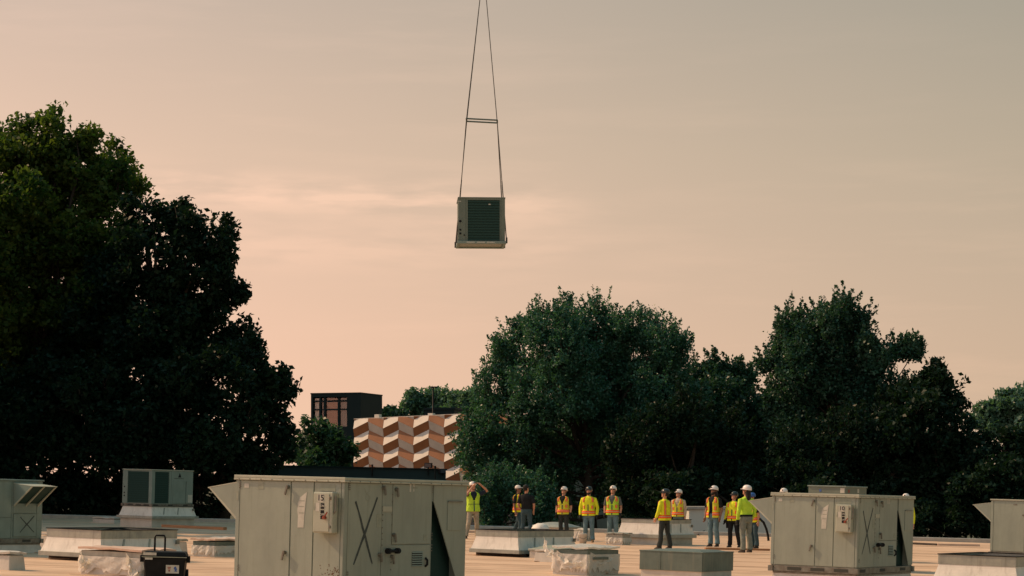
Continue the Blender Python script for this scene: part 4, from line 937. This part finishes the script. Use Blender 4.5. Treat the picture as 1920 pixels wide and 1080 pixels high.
def exhaust(px, Y, label, rad, h):
    r = empty('exhaust_cap', on_roof(px, Y)); tag(r, label, 'roof vent')
    bx('curb_box', M['curb'], r, -rad*.8, rad*.8, -rad*.8, rad*.8, -.05, h*.35); MB().tube([(0,0,h*.35),(0,0,h*.62)], rad*.55, 14).build('collar', M['rail'], r)
    MB().rings([(h*.58,rad*.9,rad*.9,0,0),(h*.62,rad,rad,0,0),(h*.75,rad*.98,rad*.98,0,0),(h*.9,rad*.75,rad*.75,0,0),(h,rad*.3,rad*.3,0,0)], 20).build('cap', M['steel_pale'], r, smooth=True)
exhaust(1013, 61, 'round mushroom exhaust cap right of the man in the black shirt', .27, .63)
b_ = empty('bucket', on_roof(1093, 64)); tag(b_, 'small white bucket behind the legs of the worker in jeans', 'bucket')
MB().rings([(0,.10,.10,0,0),(.27,.125,.125,0,0),(.28,.135,.135,0,0),(.30,.135,.135,0,0),(.30,.118,.118,0,0),(.05,.09,.09,0,0)], 16).build('pail', M['curb'], b_, smooth=True)
MB().tube([(-.13,0,.27),(-.14,-.06,.2),(0,-.13,.14),(.14,-.06,.2),(.13,0,.27)], .006, 5).build('handle', M['rail'], b_)
# lumber and poles
def board(label, p, q, w_=.14, t_=.045, m='wood'):
    p, q = Vector(p), Vector(q); d = q-p; o = MB().box(0, d.length, -w_/2, w_/2, 0, t_).build('lumber_board', M[m], bevel=.004)
    o.location = p; o.rotation_euler = (0, -math.atan2(d.z, math.hypot(d.x, d.y)), math.atan2(d.y, d.x)); tag(o, label, 'board', 'lumber on the roof'); return o
def G2(px, py, up=.02): p = ground(px, py); p.z += up; return p
board('brown board lying across the roof behind the left flared curb', G2(306,994.5,.10), G2(422,1000,.10), .16, .09)
board('brown board at the feet of the right-hand group of workers', G2(1322,1031,.01), G2(1442,1033.5,.01), .16, .06)
board('pale board lying at the roof edge right of unit 10', G2(1757,1024), G2(1836,1025.5), .12, .07, 'wood_pale')
board('dark board end just right of unit 10', G2(1712,1022), G2(1758,1024), .14, .07, 'wood_dark')
board('pale board at the roof edge behind the photographing worker', G2(872,1000,.02), G2(905,1000.5,.02), .2, .07, 'wood_pale')
hose('drain_hose', 'black hose hanging below the hood of unit 10', [at(1424,972,36), at(1432,980,36), at(1437,992,36), at(1440,1004,36), at(1441,1014,36)], .02)
hose('power_cable', 'thin dark cable on the roof right of the two-tier curb', [G2(1308,1004), G2(1318,997), G2(1330,993), G2(1345,993)], .014)
# rolling toolbox
def toolbox():
    r = empty('rolling_toolbox', on_roof(307, 34.2), roof_rot(4)); tag(r, 'black rolling toolbox with a raised handle and a white sticker', 'toolbox')
    hw, dp, h = .335, .45, .36
    MB().hexa([(-hw*.92,0.02,.0),(hw*.92,0.02,.0),(hw*.92,dp,.0),(-hw*.92,dp,.0)], [(-hw,0,h),(hw,0,h),(hw,dp+.02,h),(-hw,dp+.02,h)]).build('body', M['dark'], r, bevel=.02)
    MB().hexa([(-hw-.02,-.02,h+.008),(hw+.02,-.02,h+.008),(hw+.02,dp+.04,h+.008),(-hw-.02,dp+.04,h+.008)], [(-hw+.01,.01,h+.085),(hw-.01,.01,h+.085),(hw-.01,dp,h+.085),(-hw+.01,dp,h+.085)]).build('lid', M['dark'], r, bevel=.015)
    bx('lid_edge', M['smudge'], r, -hw-.024, hw+.024, -.024, .0, h-.006, h+.006)
    st = bx('sticker', M['white'], r, .03, .24, -.012, -.004, .10, .235)
    b = MB(); b.box(.055,.11,-.0135,-.0125,.19,.205); b.box(.06,.105,-.0135,-.0125,.165,.18); b.box(.07,.10,-.0135,-.0125,.13,.155); b.build('red_print', M['red'], st)
    b = MB(); b.prism([(.165,.205),(.19,.215),(.20,.185),(.215,.17),(.20,.155),(.215,.13),(.165,.13),(.175,.155),(.155,.175)], 'y', -.0135, -.0125); b.build('dark_print', M['helmet_blue'], st)
    for s in (-1, 1): bx('latch', M['dark'], r, s*(hw+.035)-.03, s*(hw+.035)+.03, .12, .22, h-.09, h+.02, bevel=.006)
    bx('lid_tag', M['white'], r, -hw+.0, -hw+.21, -.028, -.022, h+.025, h+.07)
    bx('lid_tag', M['white'], r, -hw+.03, -hw+.15, -.024, -.018, h-.045, h-.012)
    MB().tube([(-.20,dp,.2),(-.20,dp,h+.30),(-.185,dp,h+.335),(-.05,dp,h+.335),(-.035,dp,h+.30),(-.035,dp,.2)], .016, 8).build('handle', M['dark'], r, smooth=True)
    for s in (-1, 1): MB().tube([(s*hw*.9,dp,.07),(s*(hw*.9+.05),dp,.07)], .085, 14).build('wheel', M['hole'], r)
toolbox()

#==PEOPLE==
# ------------------------------------------------------------------ people
TOR = [(.84,.150,.100),(.90,.172,.118),(.98,.170,.118),(1.08,.156,.108),(1.20,.166,.116),(1.30,.180,.124),(1.38,.190,.116),(1.43,.172,.096),(1.465,.115,.076),(1.49,.066,.062)]
def tor(z):
    for i in range(len(TOR)-1):
        if z <= TOR[i+1][0]:
            t = max(0, (z-TOR[i][0])/(TOR[i+1][0]-TOR[i][0])); return [TOR[i][k]+(TOR[i+1][k]-TOR[i][k])*t for k in (1,2)]
    return TOR[-1][1:]
def remesh(o, vox, it=4):
    m = o.modifiers.new('r', 'REMESH'); m.mode = 'VOXEL'; m.voxel_size = vox; m.use_smooth_shade = True
    s = o.modifiers.new('s', 'SMOOTH'); s.factor = .5; s.iterations = it
    return o
def hand(b, w_, d, side, fwd, sc=1.0):
    w_ = Vector(w_); d = Vector(d).normalized(); f = Vector(fwd); f = (f-d*f.dot(d)).normalized(); s = d.cross(f).normalized()
    # palm: short flattened loft, then five unequal bent fingers
    b.tube([w_-d*.01, w_+d*.03, w_+d*.085], [.030*sc, .036*sc, .030*sc], 8)
    b.tube([w_+d*.03+f*.02, w_+d*.085+f*.024], [.024*sc, .024*sc], 8); b.tube([w_+d*.03-f*.02, w_+d*.085-f*.024], [.024*sc, .022*sc], 8)
    for k, (o_, ln) in enumerate(((.036,.072),(.013,.082),(-.012,.076),(-.035,.060))):
        a = w_+d*.08+f*o_; m1 = a+d*ln*.5+s*side*.006; b.tube([a, m1, m1+d*ln*.42+s*side*.03], [.0115*sc, .0105*sc, .009*sc], 6)
    a = w_+d*.03+f*.035; b.tube([a, a+d*.03+f*.028, a+d*.062+f*.034+s*side*.012], [.014*sc, .012*sc, .010*sc], 6)
def person(label, px, Y, heading, height, helmet='white', shirt='navy', sleeve='short', vest='hivis', style='stripes', pants='denim', skin='skin', arms=None, legs=None,
           yaw=0, pitch=-12, boot='boot', gloves=False, glasses=True, beard=False, hair=False, lean=0, belt=None, open_front=False, vneck=True, group='workers watching the lift', beltbag=False):
    s = height/1.815
    root = empty('person', on_roof(px, Y), (0, 0, R(heading))); root.scale = (s, s, s)
    tag(root, label, 'person', group)
    A = {'l': [(.195,0,1.395),(.245,.025,1.11),(.255,-.035,.865)], 'r': [(-.195,0,1.395),(-.245,.025,1.11),(-.255,-.035,.865)]}
    if arms: A.update(arms)
    G = {'l': [(.090,0,.90),(.105,-.02,.49),(.120,.02,.085)], 'r': [(-.090,0,.90),(-.105,-.02,.49),(-.120,.02,.085)]}
    if legs: G.update(legs)
    LM_ = Matrix.Translation((0,0,.92)) @ Matrix.Rotation(R(lean), 4, 'X') @ Matrix.Translation((0,0,-.92))
    HM = LM_ @ Matrix.Translation((0,0,1.53)) @ Matrix.Rotation(R(yaw), 4, 'Z') @ Matrix.Rotation(R(pitch), 4, 'X') @ Matrix.Translation((0,0,-1.53))
    # --- body, one continuous surface
    hd = MB().rings([(1.545,.028,.030,0,-.060),(1.556,.046,.052,0,-.045),(1.585,.060,.074,0,-.024),(1.62,.070,.090,0,-.006),(1.665,.075,.098,0,.002),(1.71,.074,.097,0,.006),(1.75,.062,.080,0,.008),(1.775,.036,.046,0,.008),(1.78,.012,.015,0,.008)], 16)
    hd.tube([(0,-.088,1.672),(0,-.108,1.640),(0,-.098,1.625)], [.009,.015,.012], 6)                       # nose
    hd.tube([(-.026,-.078,1.592),(0,-.088,1.590),(.026,-.078,1.592)], [.007,.011,.007], 6)                # mouth
    hd.tube([(-.045,-.078,1.694),(0,-.096,1.698),(.045,-.078,1.694)], [.009,.012,.009], 6)                # brow
    for q in (-1, 1): hd.tube([(q*.074,.004,1.628),(q*.084,.012,1.655),(q*.076,.008,1.685)], [.010,.016,.010], 6)
    hd.xf(HM)
    body = MB().rings([(z, rx*.93, ry_*.93, 0, 0) for z, rx, ry_ in TOR], 18, 2.4)
    body.tube([(0,.005,1.45),(0,.0,1.52)], [.062,.056], 12); body.xf(LM_)
    body.tube([LM_ @ Vector((0,0,1.49)), HM @ Vector((0,.0,1.60))], [.057,.055], 12); body.add(hd.v, hd.f)
    lower = MB()
    for q in 'lr':
        P = [Vector(v) for v in G[q]]; P[0] = Vector(P[0])
        body.tube([P[0]+Vector((0,0,.03)), P[0].lerp(P[1],.5), P[1], P[1].lerp(P[2],.35)+Vector((0,.012,0)), P[2]], [.084,.074,.056,.056,.038], 10)
        P = [LM_ @ Vector(v) for v in A[q]]
        tor_in = LM_ @ Vector((A[q][0][0]*.6, 0, 1.40))
        body.tube([tor_in, P[0], P[0].lerp(P[1],.5), P[1], P[1].lerp(P[2],.3), P[2]], [.055,.056,.050,.040,.040,.027], 10)
        if not gloves: hand(body, P[2], P[2]-P[1], -1 if q == 'l' else 1, (0,-1,.15))
    bo = body.build('body', M[skin], root); remesh(bo, .0115, 3)
    # --- trousers
    b = MB().rings([(.80,.10,.10,0,0),(.84,.168,.118,0,0),(.90,.184,.130,0,0),(.97,.180,.128,0,0),(1.03,.170,.120,0,0)], 18, 2.3)
    for q in 'lr':
        P = [Vector(v) for v in G[q]]
        pts = [P[0]+Vector((0,0,-.0)), P[0].lerp(P[1],.45), P[1]+Vector((0,-.005,0)), P[1].lerp(P[2],.25)+Vector((0,.012,0)), P[1].lerp(P[2],.6)+Vector((0,.016,0)), P[2]+Vector((0,.0,.06)), P[2]+Vector((0,-.01,-.005))]
        b.tube(pts, [.100,.092,.073,.076,.072,.076,.082], 12)
        b.tube([P[2]+Vector((0,-.03,.09)), P[2]+Vector((0,-.035,.02))], [.05,.062], 10)
    po = b.build('trousers', M[pants], root); remesh(po, .013, 2)
    bx_ = MB().rings([(.985,.184,.132,0,0),(1.02,.180,.130,0,0)], 18, 2.3).build('belt', M['hole'], po) if belt is None else None
    # --- boots
    for q in 'lr':
        P = Vector(G[q][2]); t_ = .12 if q == 'l' else -.12
        b = MB().rings([(P.z-.085+.0,.044,.125,0,-.05),(P.z-.075,.047,.130,0,-.05),(P.z-.05,.046,.124,0,-.045),(P.z-.02,.042,.09,0,-.02),(P.z+.03,.042,.055,0,.01),(P.z+.07,.044,.056,0,.012)], 14, 2.2)
        b.xf(Matrix.Translation((P.x,P.y,0)) @ Matrix.Rotation(t_*1.2, 4, 'Z')); b.build('boot', M[boot], root, smooth=True)
    # --- shirt
    if True:
        b = MB().rings([(.94,.176,.124,0,0)]+[(z, rx+.012, ry_+.012, 0, 0) for z, rx, ry_ in TOR[3:9]]+[(1.485,.078,.072,0,0)], 18, 2.4)
        b.xf(LM_)
        for q in 'lr':
            P = [LM_ @ Vector(v) for v in A[q]]; tin = LM_ @ Vector((A[q][0][0]*.6, 0, 1.40))
            if sleeve == 'long': b.tube([tin, P[0], P[0].lerp(P[1],.5), P[1], P[1].lerp(P[2],.4), P[1].lerp(P[2],.95)], [.066,.070,.066,.056,.054,.042], 12)
            else: b.tube([tin, P[0], P[0].lerp(P[1],.5), P[0].lerp(P[1],.82)], [.066,.069,.066,.066], 12)
        sh = b.build('shirt', M[shirt], root); remesh(sh, .0125, 2)
        b = MB().tube([(0,.004,1.462),(0,.002,1.50)], [.080,.068], 14); b.xf(LM_); b.build('collar', M[shirt], sh, smooth=True)
    # --- hi-vis vest as a shell with stripes standing proud of it
    def shell(name, mt, off, keep, z0, z1, parent, nz_=30, nt_=72, th=.006):
        vs2 = []; fs2 = []; ex = 2/2.5
        for j in range(nz_+1):
            z = z0+(z1-z0)*j/nz_; rx, ry_ = tor(max(z,.90)); t = (1.47-z)/.6; o2 = off+.018+.022*t
            for i in range(nt_):
                a = 2*math.pi*(i+.5)/nt_; sn, cs = math.sin(a), math.cos(a)
                wr = .006*math.sin(a*5+z*9)*t
                vs2.append(LM_ @ Vector(((rx+o2+wr)*math.copysign(abs(sn)**ex, sn), -(ry_+o2+wr)*math.copysign(abs(cs)**ex, cs), z)))
        for j in range(nz_):
            for i in range(nt_):
                z = z0+(z1-z0)*(j+.5)/nz_; a = 2*math.pi*(i+1)/nt_; a = (a+math.pi) % (2*math.pi)-math.pi
                if keep(a, z): i2 = (i+1) % nt_; fs2.append((j*nt_+i, j*nt_+i2, (j+1)*nt_+i2, (j+1)*nt_+i))
        o = MB().add(vs2, fs2).build(name, M[mt], parent, smooth=True); sm = o.modifiers.new('s','SOLIDIFY'); sm.thickness = th; sm.offset = 0; return o
    if vest:
        def kv(a, z):
            if abs(a) < R(90):
                x = .19*math.sin(a)
                if vneck and z > 1.20 and abs(x) < (z-1.20)*.36+.004: return False
                if open_front and abs(x) < .035: return False
            if z > 1.40 and 1.15 < abs(a) < 1.99: return False
            return True
        v = shell('vest', vest, .004, kv, .86, 1.47, root)
        if style in ('stripes','bold'):
            wide = style == 'bold'
            def band(a, z): return kv(a, z)
            shell('waist_band', 'orange', .010, band, .925, 1.02, v, 8); shell('waist_tape', 'silver', .016, band, .962, .984, v, 4)
            def vert(c, hw): return lambda a, z: kv(a, z) and abs(abs(math.sin(a))-c) < hw and (abs(a) > R(90) or z > 1.30 or (1.08 < z < 1.20) or wide)
            shell('shoulder_stripe', 'orange', .010, vert(.62,.19), 1.03, 1.462, v, 24); shell('shoulder_tape', 'silver', .016, vert(.62,.045), 1.03, 1.462, v, 24)
        elif style == 'pockets':
            shell('pocket_seam', 'denim_dark', .010, lambda a, z: abs(a) < 1.0, 1.085, 1.097, v, 2); shell('tape', 'silver', .010, lambda a, z: kv(a,z) and abs(a) > R(100), .96, 1.00, v, 4)
        if not open_front: shell('zip', 'denim_dark', .009, lambda a, z: abs(a) < .06 and kv(a, z), .87, 1.22, v, 10)
    # --- head wear
    if helmet in ('white','black','blue'):
        hm = M['helmet_'+helmet]
        b = MB().rings([(1.690,.104,.126,0,.004),(1.70,.106,.128,0,.004),(1.735,.104,.124,0,.006),(1.77,.092,.110,0,.008),(1.80,.066,.080,0,.008),(1.812,.034,.042,0,.008),(1.815,.010,.012,0,.008)], 20)
        b.xf(HM); h_ = b.build('helmet', hm, root, smooth=True)
        b = MB().rings([(1.684,.112,.136,0,-.002),(1.692,.116,.142,0,-.006),(1.698,.108,.132,0,-.002)], 20)
        b.add(*(lambda q: (q.v, q.f))(MB().hexa([(-.062,-.165,1.678),(.062,-.165,1.678),(.085,-.10,1.686),(-.085,-.10,1.686)], [(-.060,-.165,1.685),(.060,-.165,1.685),(.085,-.10,1.698),(-.085,-.10,1.698)])))
        b.xf(HM); b.build('brim', hm, h_)
        b = MB()
        for q in (-.03,0,.03): b.tube([(q,-.10,1.755),(q,-.02,1.808),(q,.06,1.800),(q,.11,1.75)], .008, 6)
        b.xf(HM); b.build('vent_ridge', M['smudge'] if helmet == 'white' else hm, h_)
        b = MB()
        for q in (-1, 1): b.tube([(q*.082,-.01,1.69),(q*.070,-.035,1.60),(q*.03,-.055,1.545),(0,-.06,1.537)], .006, 5)
        b.xf(HM); b.build('chin_strap', M['hole'], h_)
        b = MB().box(-.02,.02,-.134,-.120,1.722,1.752).xf(HM); b.build('helmet_badge', M['smudge'] if helmet == 'black' else M['hole'], h_)
    elif helmet == 'cap':
        b = MB().rings([(1.69,.083,.106,0,.006),(1.72,.084,.107,0,.006),(1.76,.074,.094,0,.008),(1.79,.046,.060,0,.008),(1.798,.012,.016,0,.008)], 18); b.hexa([(-.055,-.185,1.685),(.055,-.185,1.685),(.075,-.08,1.695),(-.075,-.08,1.695)], [(-.053,-.185,1.693),(.053,-.185,1.693),(.075,-.08,1.71),(-.075,-.08,1.71)]); b.xf(HM); b.build('cap', M['helmet_white'], root, smooth=False)
    elif helmet == 'darkcap':
        b = MB().rings([(1.675,.083,.106,0,.008),(1.72,.085,.108,0,.008),(1.765,.074,.094,0,.008),(1.79,.046,.060,0,.008),(1.80,.012,.016,0,.008)], 18); b.xf(HM); b.build('cap', M['hair'], root, smooth=True)
    if glasses:
        b = MB().hexa([(-.072,-.094,1.652),(.072,-.094,1.652),(.078,-.03,1.660),(-.078,-.03,1.660)], [(-.072,-.098,1.688),(.072,-.098,1.688),(.079,-.03,1.684),(-.079,-.03,1.684)]).xf(HM); b.build('glasses', M['lens'], root, bevel=.006)
    if hair:
        b = MB().rings([(1.40,.10,.05,0,.085),(1.46,.105,.06,0,.08),(1.55,.092,.075,0,.055),(1.62,.088,.085,0,.035),(1.70,.084,.09,0,.022)], 16).xf(HM); remesh(b.build('hair', M['hair'], root), .012, 2)
    else:
        b = MB().rings([(1.60,.064,.050,0,.046),(1.64,.078,.078,0,.030),(1.70,.080,.090,0,.018)], 16).xf(HM); b.build('hair', M['hair'], root, smooth=True)
    if beard:
        b = MB().rings([(1.520,.030,.026,0,-.058),(1.545,.052,.050,0,-.048),(1.585,.066,.074,0,-.026),(1.612,.068,.070,0,-.02)], 14).xf(HM); remesh(b.build('beard', M['hair'], root), .010, 2)
    if gloves:
        for q in 'lr':
            P = [LM_ @ Vector(v) for v in A[q]]; b = MB(); hand(b, P[2], P[2]-P[1], -1 if q == 'l' else 1, (0,-1,.15), 1.15); b.tube([P[1].lerp(P[2],.78), P[2]], [.040,.036], 10)
            remesh(b.build('glove', M['glove'], root), .0115, 2)
    if belt:
        MB().rings([(.965,.192,.140,0,0),(1.015,.188,.138,0,0)], 18, 2.3).build('belt', M[belt], root)
    if beltbag:
        t = MB().hexa([(-.26,-.05,.62),(-.20,-.05,.62),(-.20,.06,.62),(-.26,.06,.62)], [(-.27,-.07,.95),(-.19,-.07,.95),(-.19,.08,.95),(-.27,.08,.95)]); t.build('tool_pouch', M['black_cloth'], root, bevel=.01)
    return root
rel = lambda dx=0, dz=0: {'l': [(.195,0,1.395),(.25+dx,.03,1.11),(.24+dx,-.06,.865+dz)], 'r': [(-.195,0,1.395),(-.25-dx,.03,1.11),(-.24-dx,-.06,.865+dz)]}
stride = {'l': [(.09,0,.90),(.12,.10,.50),(.13,.26,.10)], 'r': [(-.09,0,.90),(-.12,-.14,.50),(-.13,-.20,.085)]}
person('worker at the left raising both hands to his eyes, khaki trousers', 887, 66.5, 14, 1.80, 'white', 'navy', 'short', 'hivis_green', 'pockets', 'khaki',
       arms={'r': [(-.195,0,1.395),(-.25,-.24,1.40),(-.05,-.20,1.66)], 'l': [(.195,0,1.395),(.44,-.10,1.52),(.20,-.22,1.70)]}, legs={'l': [(.09,0,.90),(.13,.03,.49),(.17,.12,.085)], 'r': [(-.09,0,.90),(-.17,-.10,.49),(-.26,-.12,.085)]}, pitch=-14, yaw=18, glasses=False)
person('worker in a white cap and open vest, beside the man in black', 972, 70.5, 60, 1.74, 'cap', 'black_cloth', 'short', 'hivis', 'stripes', 'denim_dark', open_front=True, pitch=-4, yaw=10, legs=stride, skin='skin_dark')
person('man in a black t-shirt and no vest, back turned', 987, 68.0, 168, 1.76, 'darkcap', 'black_cloth', 'short', None, pants='denim_dark', pitch=-6, yaw=-30, legs={'l': [(.09,0,.90),(.12,-.06,.50),(.18,-.02,.085)], 'r': [(-.09,0,.90),(-.12,-.02,.50),(-.16,.10,.085)]}, arms={'l': [(.195,0,1.395),(.27,.06,1.13),(.20,-.14,.97)], 'r': [(-.195,0,1.395),(-.27,.05,1.12),(-.22,-.10,.92)]})
person('worker in white helmet, black shirt and dark trousers, leftmost of the facing three', 1057, 68.6, -22, 1.72, 'white', 'black_cloth', 'short', 'hivis_faded', 'stripes', 'charcoal', gloves=True, yaw=-5, pitch=-14, arms=rel(.01))
person('worker in a black helmet, yellow long sleeves and jeans, facing camera', 1104, 65.7, -12, 1.74, 'black', 'hivis', 'long', 'hivis', 'stripes', 'denim', beard=True, vneck=False, yaw=-6, pitch=-10, gloves=True, arms=rel(.03), boot='boot_tan')
person('worker in a white helmet and grey shirt, rightmost of the facing three', 1149, 67.5, -14, 1.79, 'white', 'grey_shirt', 'short', 'hivis_green', 'stripes', 'denim', pitch=-16, yaw=-6, gloves=True, arms=rel(.015))
person('worker seen from behind in black helmet with bold orange back stripes', 1246, 60.2, -128, 1.72, 'black', 'hivis', 'long', 'hivis', 'bold', 'charcoal', pitch=-10, yaw=22, belt='black_cloth', vneck=False, arms={'r': [(-.195,0,1.395),(-.27,.0,1.13),(-.24,-.10,.90)], 'l': [(.195,0,1.395),(.27,-.04,1.12),(.22,-.16,.93)]}, legs={'l': [(.09,0,.90),(.12,-.05,.49),(.15,-.08,.085)], 'r': [(-.09,0,.90),(-.13,.03,.49),(-.17,.08,.085)]})
person('worker in a white helmet and pale long sleeves behind the striped back', 1272, 70.0, -25, 1.73, 'white', 'pale_shirt', 'long', 'hivis_faded', 'stripes', 'denim', pitch=-10, yaw=-20, glasses=True)
person('tall bearded worker in white helmet, vest hanging open over black shirt', 1338, 64.4, -38, 1.86, 'white', 'black_cloth', 'short', 'hivis_faded', 'stripes', 'denim', beard=True, open_front=True, pitch=-10, yaw=-14, arms=rel(.02), skin='skin_dark', hair=True)
person('worker in a black helmet and black trousers, tool pouch on his hip', 1376, 64.2, -32, 1.70, 'black', 'hivis', 'long', 'hivis', 'stripes', 'black_cloth', vneck=False, pitch=-14, yaw=-10, gloves=True, arms={'r': [(-.195,0,1.395),(-.28,.04,1.12),(-.30,-.03,.88)], 'l': [(.195,0,1.395),(.25,.04,1.11),(.22,-.06,.88)]}, legs={'l': [(.09,0,.90),(.13,-.02,.49),(.18,.04,.085)], 'r': [(-.09,0,.90),(-.12,-.03,.49),(-.14,.0,.085)]}, beltbag=True)
person('worker with white helmet and long dark hair, plain lime shirt, back turned', 1399, 58.9, -148, 1.88, 'white', 'hivis_green', 'long', None, pants='greygreen', hair=True, pitch=-8, yaw=30, belt='black_cloth', gloves=True, arms={'r': [(-.195,0,1.395),(-.27,.03,1.13),(-.24,-.07,.87)], 'l': [(.195,0,1.395),(.27,.03,1.13),(.25,-.05,.87)]})
person('worker in a blue helmet half hidden by the hood of unit 10', 1414, 63.8, -60, 1.68, 'blue', 'black_cloth', 'short', 'hivis', 'bold', 'denim_dark', lean=8, pitch=-6)
person('worker almost hidden behind the right end of unit 10', 1698, 63.5, -30, 1.77, 'white', 'hivis', 'long', 'hivis', 'bold', 'charcoal', pitch=-10)
person('worker hidden behind unit 10, only the white helmet top showing', 1469, 62.0, -30, 1.83, 'white', 'hivis', 'long', 'hivis', 'stripes', 'denim', pitch=-10)
